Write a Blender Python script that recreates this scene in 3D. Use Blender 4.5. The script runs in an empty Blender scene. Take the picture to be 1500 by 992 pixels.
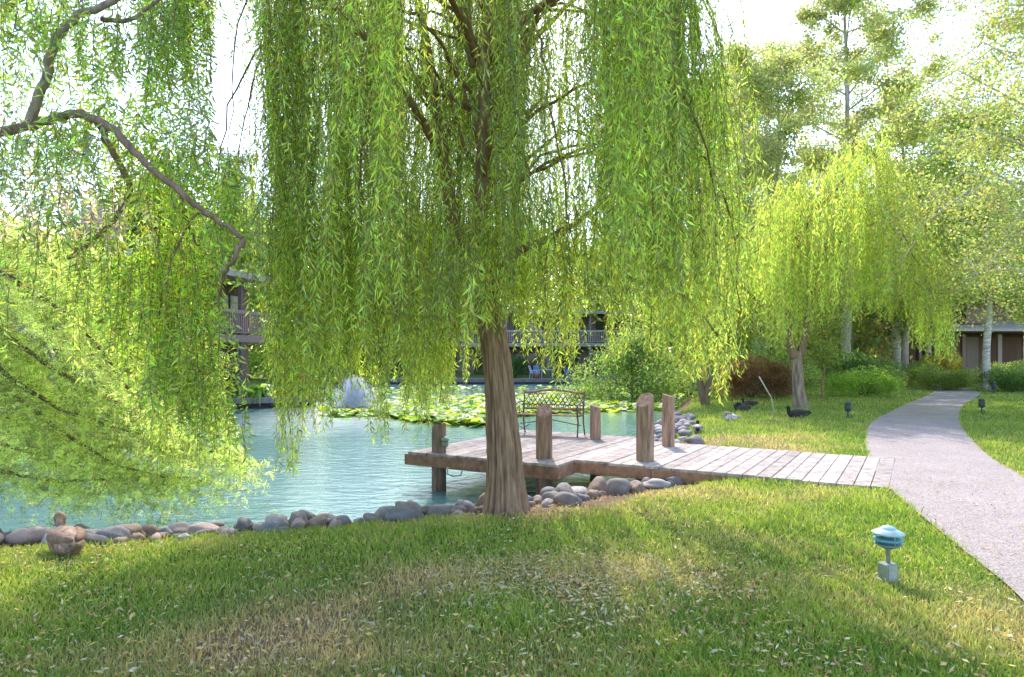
import bpy, math, random
import numpy as np
from math import sin, cos, pi, radians, sqrt, atan2, exp
from mathutils import Vector, noise as mn
random.seed(7); R = np.random.default_rng(11)
S = bpy.context.scene; C = S.collection
F, HX, HY, EYE = 1000.0, 750.0, 520.0, 1.6

def gp(px, py, z=0.0):                    # point of the place at height z seen at photo pixel px, py
    d = (EYE - z) * F / (py - HY); return ((px - HX) / F * d, d)
def wp(px, py, d): return ((px - HX) / F * d, d, EYE + (HY - py) / F * d)

# ------------------------------------------------------------------ materials
def nm(name):
    m = bpy.data.materials.new(name); m.use_nodes = True; nt = m.node_tree; nt.nodes.clear()
    out = nt.nodes.new('ShaderNodeOutputMaterial'); return m, nt, out
def N(nt, t, **k):
    n = nt.nodes.new(t)
    for a, b in k.items():
        if a[0] == '_': setattr(n, a[1:], b)
        else: n.inputs[a.replace('__', ' ')].default_value = b
    return n
def L(nt, a, b): nt.links.new(a, b)

def attr_mat(name, rough=.8, nscale=0, namt=.3, bump=0, spec=.3, stretch=(1, 1, 1)):
    m, nt, out = nm(name); p = N(nt, 'ShaderNodeBsdfPrincipled', Roughness=rough)
    p.inputs['Specular IOR Level'].default_value = spec
    a = N(nt, 'ShaderNodeAttribute', _attribute_name='Col'); col = a.outputs['Color']
    if nscale:
        tc = N(nt, 'ShaderNodeTexCoord'); mp = N(nt, 'ShaderNodeMapping'); mp.inputs['Scale'].default_value = stretch
        L(nt, tc.outputs['Object'], mp.inputs['Vector'])
        t = N(nt, 'ShaderNodeTexNoise', Scale=nscale, Detail=6.0, Roughness=.65); L(nt, mp.outputs[0], t.inputs['Vector'])
        mr = N(nt, 'ShaderNodeMapRange'); mr.inputs['From Min'].default_value = .3; mr.inputs['From Max'].default_value = .7
        mr.inputs['To Min'].default_value = 1 - namt; mr.inputs['To Max'].default_value = 1 + namt
        L(nt, t.outputs['Fac'], mr.inputs['Value'])
        vm = N(nt, 'ShaderNodeVectorMath', _operation='SCALE'); L(nt, col, vm.inputs[0]); L(nt, mr.outputs[0], vm.inputs['Scale'])
        col = vm.outputs[0]
        if bump:
            b = N(nt, 'ShaderNodeBump', Strength=bump, Distance=.02); L(nt, t.outputs['Fac'], b.inputs['Height']); L(nt, b.outputs[0], p.inputs['Normal'])
    L(nt, col, p.inputs['Base Color']); L(nt, p.outputs[0], out.inputs[0]); return m

def leaf_mat(name, trans=.58, gloss=.06, tgain=2.5, rough=.45):
    m, nt, out = nm(name)
    a = N(nt, 'ShaderNodeAttribute', _attribute_name='Col')
    d = N(nt, 'ShaderNodeBsdfDiffuse'); t = N(nt, 'ShaderNodeBsdfTranslucent'); g = N(nt, 'ShaderNodeBsdfGlossy', Roughness=rough)
    g.inputs['Color'].default_value = (.9, .95, 1, 1)
    vm = N(nt, 'ShaderNodeVectorMath', _operation='MULTIPLY'); vm.inputs[1].default_value = (tgain * 1.05, tgain, tgain * .6)
    L(nt, a.outputs['Color'], d.inputs['Color']); L(nt, a.outputs['Color'], vm.inputs[0]); L(nt, vm.outputs[0], t.inputs['Color'])
    m1 = N(nt, 'ShaderNodeMixShader', Fac=trans); L(nt, d.outputs[0], m1.inputs[1]); L(nt, t.outputs[0], m1.inputs[2])
    m2 = N(nt, 'ShaderNodeMixShader', Fac=gloss); L(nt, m1.outputs[0], m2.inputs[1]); L(nt, g.outputs[0], m2.inputs[2])
    L(nt, m2.outputs[0], out.inputs[0]); return m

M = {}
M['leaf'] = leaf_mat('leaf'); M['grass'] = leaf_mat('grass_blade', trans=.45, gloss=.04, tgain=1.7)
M['litter'] = leaf_mat('litter_leaf', trans=.2, gloss=.02, tgain=1.0)
M['bark'] = attr_mat('bark', .95, 9, .45, .9, .15, (2.2, 2.2, .35))
M['birch'] = attr_mat('birch_bark', .85, 7, .5, .5, .2, (.7, .7, 2.5))
M['twig'] = attr_mat('twig_bark', .8, 20, .2)
M['wood'] = attr_mat('weathered_wood', .85, 9, .45, .7, .2, (1, 1, 1))
M['post'] = attr_mat('post_wood', .85, 9, .55, .9, .2, (2, 2, .25))
M['rock'] = attr_mat('river_stone', .75, 9, .28, .35, .35)
M['paint'] = attr_mat('painted', .6, 6, .12, .1, .3)
M['siding'] = attr_mat('siding', .85, 3, .16, .2, .2, (6, 6, .4))
M['metal'] = attr_mat('metal', .5, 14, .25, .2, .5)
M['plastic'] = attr_mat('plastic', .35, 0)
M['feather'] = attr_mat('feather', .7, 55, .45, .3, .2)
def glass_mat():
    m, nt, out = nm('window_glass'); p = N(nt, 'ShaderNodeBsdfPrincipled', Roughness=.06)
    p.inputs['Base Color'].default_value = (.04, .045, .05, 1); p.inputs['Specular IOR Level'].default_value = .8
    L(nt, p.outputs[0], out.inputs[0]); return m
M['glass'] = glass_mat()
def water_mat(fx, fy):
    m, nt, out = nm('pond_water'); p = N(nt, 'ShaderNodeBsdfPrincipled', Roughness=.07, IOR=1.33)
    g = N(nt, 'ShaderNodeNewGeometry')
    n0 = N(nt, 'ShaderNodeTexNoise', Scale=.35, Detail=3.0); L(nt, g.outputs['Position'], n0.inputs['Vector'])
    cr = N(nt, 'ShaderNodeMixRGB'); cr.inputs[1].default_value = (.10, .22, .215, 1); cr.inputs[2].default_value = (.19, .32, .31, 1)
    L(nt, n0.outputs['Fac'], cr.inputs[0])
    # pale water round the fountain: aeration plus sky glare painted into the base colour
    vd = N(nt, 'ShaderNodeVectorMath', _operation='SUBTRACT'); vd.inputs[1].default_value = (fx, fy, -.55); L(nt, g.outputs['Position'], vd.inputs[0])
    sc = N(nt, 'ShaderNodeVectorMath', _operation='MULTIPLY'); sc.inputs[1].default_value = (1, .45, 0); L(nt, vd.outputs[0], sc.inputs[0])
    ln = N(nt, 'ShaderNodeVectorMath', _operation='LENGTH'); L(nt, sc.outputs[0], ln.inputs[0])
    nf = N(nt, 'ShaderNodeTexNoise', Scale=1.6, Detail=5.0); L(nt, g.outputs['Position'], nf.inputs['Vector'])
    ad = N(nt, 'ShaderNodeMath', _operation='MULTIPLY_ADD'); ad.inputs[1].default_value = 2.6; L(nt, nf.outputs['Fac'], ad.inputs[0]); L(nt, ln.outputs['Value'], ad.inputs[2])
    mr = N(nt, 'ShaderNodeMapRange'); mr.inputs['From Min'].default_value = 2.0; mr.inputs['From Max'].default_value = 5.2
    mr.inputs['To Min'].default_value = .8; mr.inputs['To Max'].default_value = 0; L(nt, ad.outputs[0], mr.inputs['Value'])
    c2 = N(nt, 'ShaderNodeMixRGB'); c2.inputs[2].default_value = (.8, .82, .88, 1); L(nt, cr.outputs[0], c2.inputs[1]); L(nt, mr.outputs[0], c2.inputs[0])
    L(nt, c2.outputs[0], p.inputs['Base Color'])
    mp = N(nt, 'ShaderNodeMapping'); mp.inputs['Scale'].default_value = (1, 1.9, 1); L(nt, g.outputs['Position'], mp.inputs['Vector'])
    n1 = N(nt, 'ShaderNodeTexNoise', Scale=2.8, Detail=4.0, Roughness=.55); L(nt, mp.outputs[0], n1.inputs['Vector'])
    b = N(nt, 'ShaderNodeBump', Strength=.5, Distance=.05); L(nt, n1.outputs['Fac'], b.inputs['Height']); L(nt, b.outputs[0], p.inputs['Normal'])
    L(nt, p.outputs[0], out.inputs[0]); return m
def asphalt_mat():
    m, nt, out = nm('path_surface'); p = N(nt, 'ShaderNodeBsdfPrincipled', Roughness=.9)
    p.inputs['Specular IOR Level'].default_value = .2
    g = N(nt, 'ShaderNodeNewGeometry')
    v = N(nt, 'ShaderNodeTexVoronoi', Scale=90.0); L(nt, g.outputs['Position'], v.inputs['Vector'])
    n = N(nt, 'ShaderNodeTexNoise', Scale=1.3, Detail=6.0, Roughness=.6); L(nt, g.outputs['Position'], n.inputs['Vector'])
    cr = N(nt, 'ShaderNodeMixRGB'); cr.inputs[1].default_value = (.31, .25, .235, 1); cr.inputs[2].default_value = (.50, .42, .40, 1); L(nt, n.outputs['Fac'], cr.inputs[0])
    sp = N(nt, 'ShaderNodeSeparateColor'); L(nt, v.outputs['Color'], sp.inputs[0])
    mr = N(nt, 'ShaderNodeMapRange'); mr.inputs['To Min'].default_value = .6; mr.inputs['To Max'].default_value = 1.35; L(nt, sp.outputs[0], mr.inputs['Value'])
    vm = N(nt, 'ShaderNodeVectorMath', _operation='SCALE'); L(nt, cr.outputs[0], vm.inputs[0]); L(nt, mr.outputs[0], vm.inputs['Scale'])
    L(nt, vm.outputs[0], p.inputs['Base Color'])
    b = N(nt, 'ShaderNodeBump', Strength=.5, Distance=.01); L(nt, v.outputs['Distance'], b.inputs['Height']); L(nt, b.outputs[0], p.inputs['Normal'])
    L(nt, p.outputs[0], out.inputs[0]); return m
def ground_mat():
    m, nt, out = nm('lawn_soil'); p = N(nt, 'ShaderNodeBsdfPrincipled', Roughness=.95); p.inputs['Specular IOR Level'].default_value = .1
    a = N(nt, 'ShaderNodeAttribute', _attribute_name='Col'); g = N(nt, 'ShaderNodeNewGeometry')
    n = N(nt, 'ShaderNodeTexNoise', Scale=28.0, Detail=6.0, Roughness=.75); L(nt, g.outputs['Position'], n.inputs['Vector'])
    mr = N(nt, 'ShaderNodeMapRange'); mr.inputs['From Min'].default_value = .3; mr.inputs['From Max'].default_value = .7
    mr.inputs['To Min'].default_value = .45; mr.inputs['To Max'].default_value = 1.6; L(nt, n.outputs['Fac'], mr.inputs['Value'])
    vm = N(nt, 'ShaderNodeVectorMath', _operation='SCALE'); L(nt, a.outputs['Color'], vm.inputs[0]); L(nt, mr.outputs[0], vm.inputs['Scale'])
    L(nt, vm.outputs[0], p.inputs['Base Color'])
    b = N(nt, 'ShaderNodeBump', Strength=.8, Distance=.03); L(nt, n.outputs['Fac'], b.inputs['Height']); L(nt, b.outputs[0], p.inputs['Normal'])
    L(nt, p.outputs[0], out.inputs[0]); return m
def spray_mat():
    m, nt, out = nm('water_spray'); d = N(nt, 'ShaderNodeBsdfDiffuse'); t = N(nt, 'ShaderNodeBsdfTranslucent')
    d.inputs['Color'].default_value = (.85, .87, .95, 1); t.inputs['Color'].default_value = (.9, .9, .97, 1)
    x = N(nt, 'ShaderNodeMixShader', Fac=.5); L(nt, d.outputs[0], x.inputs[1]); L(nt, t.outputs[0], x.inputs[2]); L(nt, x.outputs[0], out.inputs[0]); return m
M['spray'] = spray_mat(); M['path'] = asphalt_mat(); M['ground'] = ground_mat()

# ------------------------------------------------------------------ object helpers
def tag(o, label=None, cat=None, group=None, kind=None):
    if label: o['label'] = label
    if cat: o['category'] = cat
    if group: o['group'] = group
    if kind: o['kind'] = kind
    return o
def thing(name, label, cat, loc=(0, 0, 0), rz=0, group=None):
    o = bpy.data.objects.new(name, None); C.objects.link(o); o.location = loc; o.rotation_euler = (0, 0, rz)
    return tag(o, label, cat, group)
def link(name, me, mat, parent=None):
    o = bpy.data.objects.new(name, me); C.objects.link(o); me.materials.append(M[mat] if isinstance(mat, str) else mat)
    if parent: o.parent = parent
    return o
def np_mesh(name, V, Fa, col, mat, parent=None, smooth=False):
    """world-coordinate arrays; shifted into the parent's frame (parents built this way are not rotated)"""
    V = np.asarray(V, np.float32)
    if parent is not None: V = V - np.array(parent.location, np.float32)
    Fa = np.asarray(Fa, np.int32); n, k = Fa.shape
    me = bpy.data.meshes.new(name); me.vertices.add(len(V)); me.vertices.foreach_set('co', V.ravel())
    me.loops.add(n * k); me.loops.foreach_set('vertex_index', Fa.ravel())
    me.polygons.add(n); me.polygons.foreach_set('loop_start', np.arange(0, n * k, k, dtype=np.int32))
    me.polygons.foreach_set('use_smooth', np.full(n, smooth))
    me.update(calc_edges=True)
    a = me.attributes.new('Col', 'FLOAT_COLOR', 'POINT')
    col = np.asarray(col, np.float32)
    if col.ndim == 1: col = np.tile(col, (len(V), 1))
    a.data.foreach_set('color', np.concatenate([col[:, :3], np.ones((len(V), 1), np.float32)], 1).ravel())
    return link(name, me, mat, parent)
class MB:
    def __init__(s): s.v = []; s.f = []; s.c = []; s.col = (.5, .5, .5)
    def add(s, vs, fs, col=None):
        b = len(s.v); s.v += [tuple(v) for v in vs]; s.f += [tuple(i + b for i in f) for f in fs]
        s.c += [tuple(col or s.col)] * len(vs); return s
    def box(s, c, d, rz=0, col=None, rx=0, ry=0, jit=0):
        hx, hy, hz = d[0] / 2, d[1] / 2, d[2] / 2; e = min(hx, hy, hz, ) * .18; vs = []
        from mathutils import Euler
        m = Euler((rx, ry, rz)).to_matrix()
        for z, k in ((-hz, 1), (-hz + e, 0), (hz - e, 0), (hz, 1)):
            for x, y in ((-1, -1), (1, -1), (1, 1), (-1, 1)):
                vs.append(m @ Vector((x * (hx - k * e), y * (hy - k * e), z)) + Vector(c))
        fs = [(3, 2, 1, 0), (12, 13, 14, 15)]
        for r in range(3):
            for i in range(4): j = (i + 1) % 4; fs.append((r * 4 + i, r * 4 + j, r * 4 + 4 + j, r * 4 + 4 + i))
        return s.add(vs, fs, col)
    def tube(s, pts, rad, n=8, col=None, cap=True, sq=1.0):
        pts = [Vector(p) for p in pts]; k = len(pts)
        if not hasattr(rad, '__len__'): rad = [rad] * k
        vs = []; up = Vector((0, 0, 1)); t0 = (pts[1] - pts[0]).normalized()
        x = t0.cross(up) if abs(t0.z) < .95 else t0.cross(Vector((0, 1, 0))); x.normalize()
        for i, p in enumerate(pts):
            t = (pts[min(i + 1, k - 1)] - pts[max(i - 1, 0)]).normalized()
            x = (x - t * x.dot(t)).normalized(); y = t.cross(x)
            for j in range(n):
                a = 2 * pi * j / n; vs.append(p + (x * cos(a) + y * sin(a) * sq) * rad[i])
        fs = [(i * n + j, i * n + (j + 1) % n, (i + 1) * n + (j + 1) % n, (i + 1) * n + j) for i in range(k - 1) for j in range(n)]
        if cap: fs += [tuple(range(n - 1, -1, -1)), tuple((k - 1) * n + j for j in range(n))]
        return s.add(vs, fs, col)
    def lathe(s, prof, n=20, col=None, c=(0, 0, 0)):
        vs = [(c[0] + r * cos(2 * pi * j / n), c[1] + r * sin(2 * pi * j / n), c[2] + z) for r, z in prof for j in range(n)]
        k = len(prof)
        fs = [(i * n + j, i * n + (j + 1) % n, (i + 1) * n + (j + 1) % n, (i + 1) * n + j) for i in range(k - 1) for j in range(n)]
        fs += [tuple(range(n - 1, -1, -1)), tuple((k - 1) * n + j for j in range(n))]
        return s.add(vs, fs, col)
    def build(s, name, mat, parent=None, smooth=False, world=False):
        me = bpy.data.meshes.new(name); v = s.v
        if world and parent is not None: v = [tuple(Vector(p) - parent.location) for p in v]
        me.from_pydata(v, [], s.f); me.update()
        a = me.attributes.new('Col', 'FLOAT_COLOR', 'POINT')
        a.data.foreach_set('color', [x for c in s.c for x in (c[0], c[1], c[2], 1.0)])
        me.polygons.foreach_set('use_smooth', [smooth] * len(me.polygons))
        return link(name, me, mat, parent)
def children(o): return [c for c in bpy.data.objects if c.parent == o]
def dup(root, loc, rz, label=None, sc=1, kids=None):
    r = root.copy(); C.objects.link(r); r.location = loc; r.rotation_euler = (0, 0, rz); r.scale = (sc,) * 3
    if label: r['label'] = label
    for ch in list(kids if kids is not None else children(root)):
        c = ch.copy(); C.objects.link(c); c.parent = r
        for g in children(ch):
            e = g.copy(); C.objects.link(e); e.parent = c
    return r

# ------------------------------------------------------------------ world frame: camera, sun, sky
cam = bpy.data.objects.new('camera', bpy.data.cameras.new('camera')); C.objects.link(cam); S.camera = cam
cam.location = (0, 0, EYE); cam.rotation_euler = (radians(90), 0, 0)
cam.data.sensor_width = 36; cam.data.lens = 24; cam.data.shift_y = (HY - 496) / 1500; cam.data.clip_end = 900; cam.data.clip_start = .05
SUN_EL = radians(46)
sl = bpy.data.lights.new('sun', 'SUN'); sl.energy = 5.0; sl.angle = radians(.53); sl.color = (1, .95, .86)
so = bpy.data.objects.new('sun', sl); C.objects.link(so); so.rotation_euler = (-(pi / 2 - SUN_EL), 0, radians(2)); so.location = (0, 20, 30)
w = bpy.data.worlds.new('World'); S.world = w; w.use_nodes = True; nt = w.node_tree
sky = nt.nodes.new('ShaderNodeTexSky'); sky.sky_type = 'NISHITA'; sky.sun_disc = False; sky.sun_elevation = SUN_EL; sky.sun_rotation = radians(-2)
sky.air_density = 1.0; sky.dust_density = 1.2; sky.ozone_density = 1.0
bg = nt.nodes['Background']; bg.inputs['Strength'].default_value = .48; nt.links.new(sky.outputs[0], bg.inputs[0])
S.view_settings.view_transform = 'Standard'; S.view_settings.look = 'None'; S.view_settings.exposure = 0
S.render.engine = 'CYCLES'; cy = S.cycles; cy.max_bounces = 7; cy.diffuse_bounces = 5; cy.glossy_bounces = 3; cy.transmission_bounces = 5
cy.sample_clamp_indirect = 8; cy.use_denoising = True

# ------------------------------------------------------------------ terrain
def smooth(pts, n=8, closed=True):
    P = [np.array(p, float) for p in pts]; k = len(P); out = []
    for i in range(k if closed else k - 1):
        g = (lambda j: P[j % k]) if closed else (lambda j: P[min(max(j, 0), k - 1)])
        a, b, c, d = g(i - 1), g(i), g(i + 1), g(i + 2)
        for t in np.linspace(0, 1, n, endpoint=False):
            out.append(.5 * (2 * b + (c - a) * t + (2 * a - 5 * b + 4 * c - d) * t * t + (3 * b - a - 3 * c + d) * t ** 3))
    if not closed: out.append(P[-1])
    return np.array(out)
WZ = -.55
POND = smooth([(-20, 6.6), (-9, 7.1), (-4.7, 7.35), (-3, 7.7), (-1.79, 8.1), (-.8, 8.6), (0, 9.0), (1.0, 9.7), (2.0, 10.4), (2.6, 11.3), (2.5, 12.6), (2.7, 14.6), (3.5, 17.5), (4.6, 21), (6.0, 25), (7.5, 30), (9.5, 37), (11, 45), (9, 51.5), (0, 52.5), (-10, 52.5), (-15, 50), (-14, 42), (-11.5, 36), (-11.2, 30), (-13.5, 24), (-16, 19), (-24, 14)], 6)
def sdf(x, y, P=POND):
    x = np.asarray(x, float); y = np.asarray(y, float); sh = x.shape; p = np.stack([x.ravel(), y.ravel()], 1)
    out = np.empty(len(p)); A = P; B = np.roll(P, -1, 0); E = B - A; EE = (E ** 2).sum(1)
    for s in range(0, len(p), 20000):
        q = p[s:s + 20000]; W = q[:, None] - A[None]; t = np.clip((W * E).sum(2) / EE, 0, 1)
        D = W - t[..., None] * E; dist = np.sqrt((D ** 2).sum(2).min(1))
        c = ((A[:, 1] > q[:, 1:2]) != (B[:, 1] > q[:, 1:2])) & (q[:, 0:1] < (B[:, 0] - A[:, 0]) * (q[:, 1:2] - A[:, 1]) / (B[:, 1] - A[:, 1] + 1e-12) + A[:, 0])
        out[s:s + 20000] = np.where(c.sum(1) % 2 == 1, -dist, dist)
    return out.reshape(sh)
def hgt_s(s, x, y):
    t = np.clip((s - .35) / 1.9, 0, 1); up = np.where(s > .35, -.30 * (1 - t) ** 1.35, WZ + .25 * np.clip(s / .35, 0, 1))
    dn = np.clip(WZ + s * .7, -1.5, WZ)
    und = .025 * np.sin(x * .7 + 1) * np.sin(y * .55) * np.clip((s - 1.5), 0, 1)
    return np.where(s > 0, up, dn) + und
def hgt(x, y):
    x = np.atleast_1d(np.asarray(x, float)); y = np.atleast_1d(np.asarray(y, float)); return hgt_s(sdf(x, y), x, y)
def h1(x, y): return float(hgt([x], [y])[0])
def gph(px, py):                          # where the sight line through a photo pixel meets the terrain
    d = np.linspace(2.5, 45, 3400); x = (px - HX) / F * d; z = EYE - (py - HY) / F * d; k = np.argmax(hgt(x, d) >= z); return (float(x[k]), float(d[k]))
def vnoise(x, y, sc, seed=0):
    xs = x * sc; ys = y * sc; xi = np.floor(xs).astype(int); yi = np.floor(ys).astype(int); fx = xs - xi; fy = ys - yi
    fx = fx * fx * (3 - 2 * fx); fy = fy * fy * (3 - 2 * fy)
    def hsh(a, b): v = np.sin(a * 127.1 + b * 311.7 + seed * 74.7) * 43758.5453; return v - np.floor(v)
    return (hsh(xi, yi) * (1 - fx) + hsh(xi + 1, yi) * fx) * (1 - fy) + (hsh(xi, yi + 1) * (1 - fx) + hsh(xi + 1, yi + 1) * fx) * fy

# path (left and right edges)
PL = smooth([(2.2, 2.6), (2.75, 3.6), gp(1500, 885), gp(1400, 800), gp(1320, 735), gp(1285, 700), gp(1268, 655), gp(1273, 625), gp(1300, 605), gp(1350, 583), gp(1368, 573), gp(1352, 565), gp(1300, 560.5), gp(1180, 558)], 8, False)
PR = smooth([(4.6, 1.8), (5.0, 3.2), (5.35, 4.6), (5.6, 6.0), (5.95, 7.6), gp(1500, 703), gp(1440, 662), gp(1407, 622), gp(1411, 596), gp(1434, 581), gp(1432, 574), gp(1400, 567.5), gp(1330, 562.5), gp(1200, 560)], 8, False)
PATHPOLY = np.concatenate([PL, PR[::-1]])
def dry_patch(x, y):
    g = lambda cx, cy, a, b: np.exp(-(((x - cx) / a) ** 2 + ((y - cy) / b) ** 2))
    p = 1.0 * g(-1.3, 3.8, .75, .55) + .8 * g(-.7, 4.7, .5, .4) + .9 * g(.1, 7.1, .9, .5) + .8 * g(1.6, 7.9, 1.0, .5) + 1.0 * g(3.6, 11.6, 2.0, .6) + .7 * g(4.0, 13.2, 1.8, .8) + .55 * g(3.3, 3.6, .8, .8) + .6 * g(1.9, 12.8, .6, 1.2) + .5 * g(.4, 5, 1.6, .6)
    return np.clip(p + .55 * (vnoise(x, y, 1.7) - .45) + .35 * (vnoise(x, y, 5, 3) - .5), 0, 1)
def make_ground():
    xs = np.unique(np.concatenate([np.linspace(-400, -30, 14), np.linspace(-30, -9, 30), np.linspace(-9, 9, 121), np.linspace(9, 40, 60), np.linspace(40, 400, 14)]))
    ys = np.unique(np.concatenate([np.linspace(-60, 0, 8), np.linspace(0, 3, 10), np.linspace(3, 16, 100), np.linspace(16, 60, 80), np.linspace(60, 600, 16)]))
    X, Y = np.meshgrid(xs, ys); s = sdf(X, Y); Z = hgt_s(s, X, Y)
    nx, ny = len(xs), len(ys); V = np.stack([X.ravel(), Y.ravel(), Z.ravel()], 1)
    i = np.arange(nx - 1)[None] + np.arange(ny - 1)[:, None] * nx; i = i.ravel(); Fa = np.stack([i, i + 1, i + nx + 1, i + nx], 1)
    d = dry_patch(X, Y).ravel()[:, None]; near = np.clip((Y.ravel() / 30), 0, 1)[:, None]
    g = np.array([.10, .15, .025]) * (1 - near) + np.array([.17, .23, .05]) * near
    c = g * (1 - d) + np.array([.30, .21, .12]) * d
    b = np.clip((1.75 + .6 * np.exp(-((X.ravel() - .8) / 1.3) ** 2) - s.ravel()) / .5 + (vnoise(X, Y, 3, 9).ravel() - .5), 0, 1)[:, None]; b = b * (X.ravel() < 2.6)[:, None] * (Y.ravel() < 12)[:, None] + np.clip((.6 - s.ravel()) / .3, 0, 1)[:, None]
    b = np.clip(b, 0, 1); c = c * (1 - b) + np.array([.20, .13, .09]) * b
    tr = np.exp(-(((X.ravel() - .0) / .8) ** 2 + ((Y.ravel() - 7.2) / .45) ** 2))[:, None]; c = c * (1 - tr) + np.array([.26, .17, .11]) * tr
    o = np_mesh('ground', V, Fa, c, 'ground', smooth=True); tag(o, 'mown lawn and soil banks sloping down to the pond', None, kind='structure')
make_ground()
FX, FY = (520 - 750) / 1000 * 25.6, 25.6
def make_water():
    V = [(-30, 5.5, WZ), (14, 5.5, WZ), (14, 54, WZ), (-30, 54, WZ)]
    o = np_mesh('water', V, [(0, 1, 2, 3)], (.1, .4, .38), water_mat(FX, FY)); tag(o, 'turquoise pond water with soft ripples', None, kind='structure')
make_water()
def make_path():
    n = len(PL); k = 7; V = []; 
    m = min(len(PL), len(PR)); 
    for i in range(m):
        for j in range(k):
            p = PL[i] * (1 - j / (k - 1)) + PR[i] * j / (k - 1); V.append((p[0], p[1], 0))
    V = np.array(V); V[:, 2] = hgt(V[:, 0], V[:, 1]) + .022
    V[::k, 2] -= .0; Fa = [(i * k + j, i * k + j + 1, (i + 1) * k + j + 1, (i + 1) * k + j) for i in range(m - 1) for j in range(k - 1)]
    o = np_mesh('path', V, Fa, (.4, .4, .4), 'path', smooth=True); tag(o, 'curving pale asphalt garden path', None, kind='structure')
make_path()

# ------------------------------------------------------------------ grass and litter
def blades(name, n, dmin, dmax, xlim, h0, w0, label, seed=1):
    r = np.random.default_rng(seed)
    d = dmin * (dmax / dmin) ** r.random(n); th = r.uniform(-xlim, xlim, n); x = d * th; y = d
    s = sdf(x, y); inp = sdf(x, y, PATHPOLY) < -.05 * r.random(n)
    U = .86 * x - .51 * y; Vv = .51 * x + .86 * y
    deck = ((U > -7) & (U < -.3) & (Vv > 9.1) & (Vv < 11.8)) | ((U > -7) & (U < -4.3) & (Vv > 8.5) & (Vv < 12.3))
    nearb = (x < 2.8) & (y < 12.5)
    lim = np.where(nearb, 1.25 + .5 * (vnoise(x, y, 3, 9) - .5), .45)
    lim = lim + np.where(nearb & (x > -.6), .55 * np.exp(-((x - .8) / 1.3) ** 2), 0)
    dp = dry_patch(x, y); tr = np.exp(-(((x) / .6) ** 2 + ((y - 7.2) / .4) ** 2))
    keep = (s > lim) & ~inp & ~deck & (r.random(n) > .55 * dp) & (r.random(n) > tr * 1.3)
    x, y, s, dp = x[keep], y[keep], s[keep], dp[keep]; n = len(x); d = y
    z = hgt_s(s, x, y)
    sc = (1 + d / 9); hh = h0 * (.5 + r.random(n)) * np.clip(sc, 1, 2.2) * (.55 + .9 * vnoise(x, y, 2.2, 5)); ww = w0 * (.7 + .6 * r.random(n)) * (1 + d / 3.2)
    a = r.uniform(0, 2 * pi, n); lean = r.uniform(.1, .95, n); b = r.uniform(0, 2 * pi, n)
    P = np.stack([x, y, z - .004], 1); W = np.stack([np.cos(a), np.sin(a), 0 * a], 1) * ww[:, None] / 2
    T = P + np.stack([np.cos(b) * lean * hh, np.sin(b) * lean * hh, hh], 1); Md = P + (T - P) * .55 + np.array([0, 0, 1]) * (hh * .12)[:, None]
    V = np.stack([P - W, P + W, Md + W * .7, T, Md - W * .7], 1).reshape(-1, 3); Fa = np.arange(n * 5).reshape(n, 5)
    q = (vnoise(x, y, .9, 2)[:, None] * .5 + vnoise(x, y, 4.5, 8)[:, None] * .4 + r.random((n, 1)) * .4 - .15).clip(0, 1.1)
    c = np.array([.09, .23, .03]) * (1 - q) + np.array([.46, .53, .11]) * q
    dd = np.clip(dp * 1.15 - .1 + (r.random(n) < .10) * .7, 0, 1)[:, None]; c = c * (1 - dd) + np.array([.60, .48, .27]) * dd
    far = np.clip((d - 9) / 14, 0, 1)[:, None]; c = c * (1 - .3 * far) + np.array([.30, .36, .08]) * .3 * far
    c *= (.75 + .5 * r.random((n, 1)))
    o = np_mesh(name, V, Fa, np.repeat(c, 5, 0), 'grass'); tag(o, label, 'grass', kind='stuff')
blades('lawn_grass', 430000, 2.6, 34, .95, .028, .0032, 'short sunlit and shaded lawn grass round the pond and path', 3)

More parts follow.
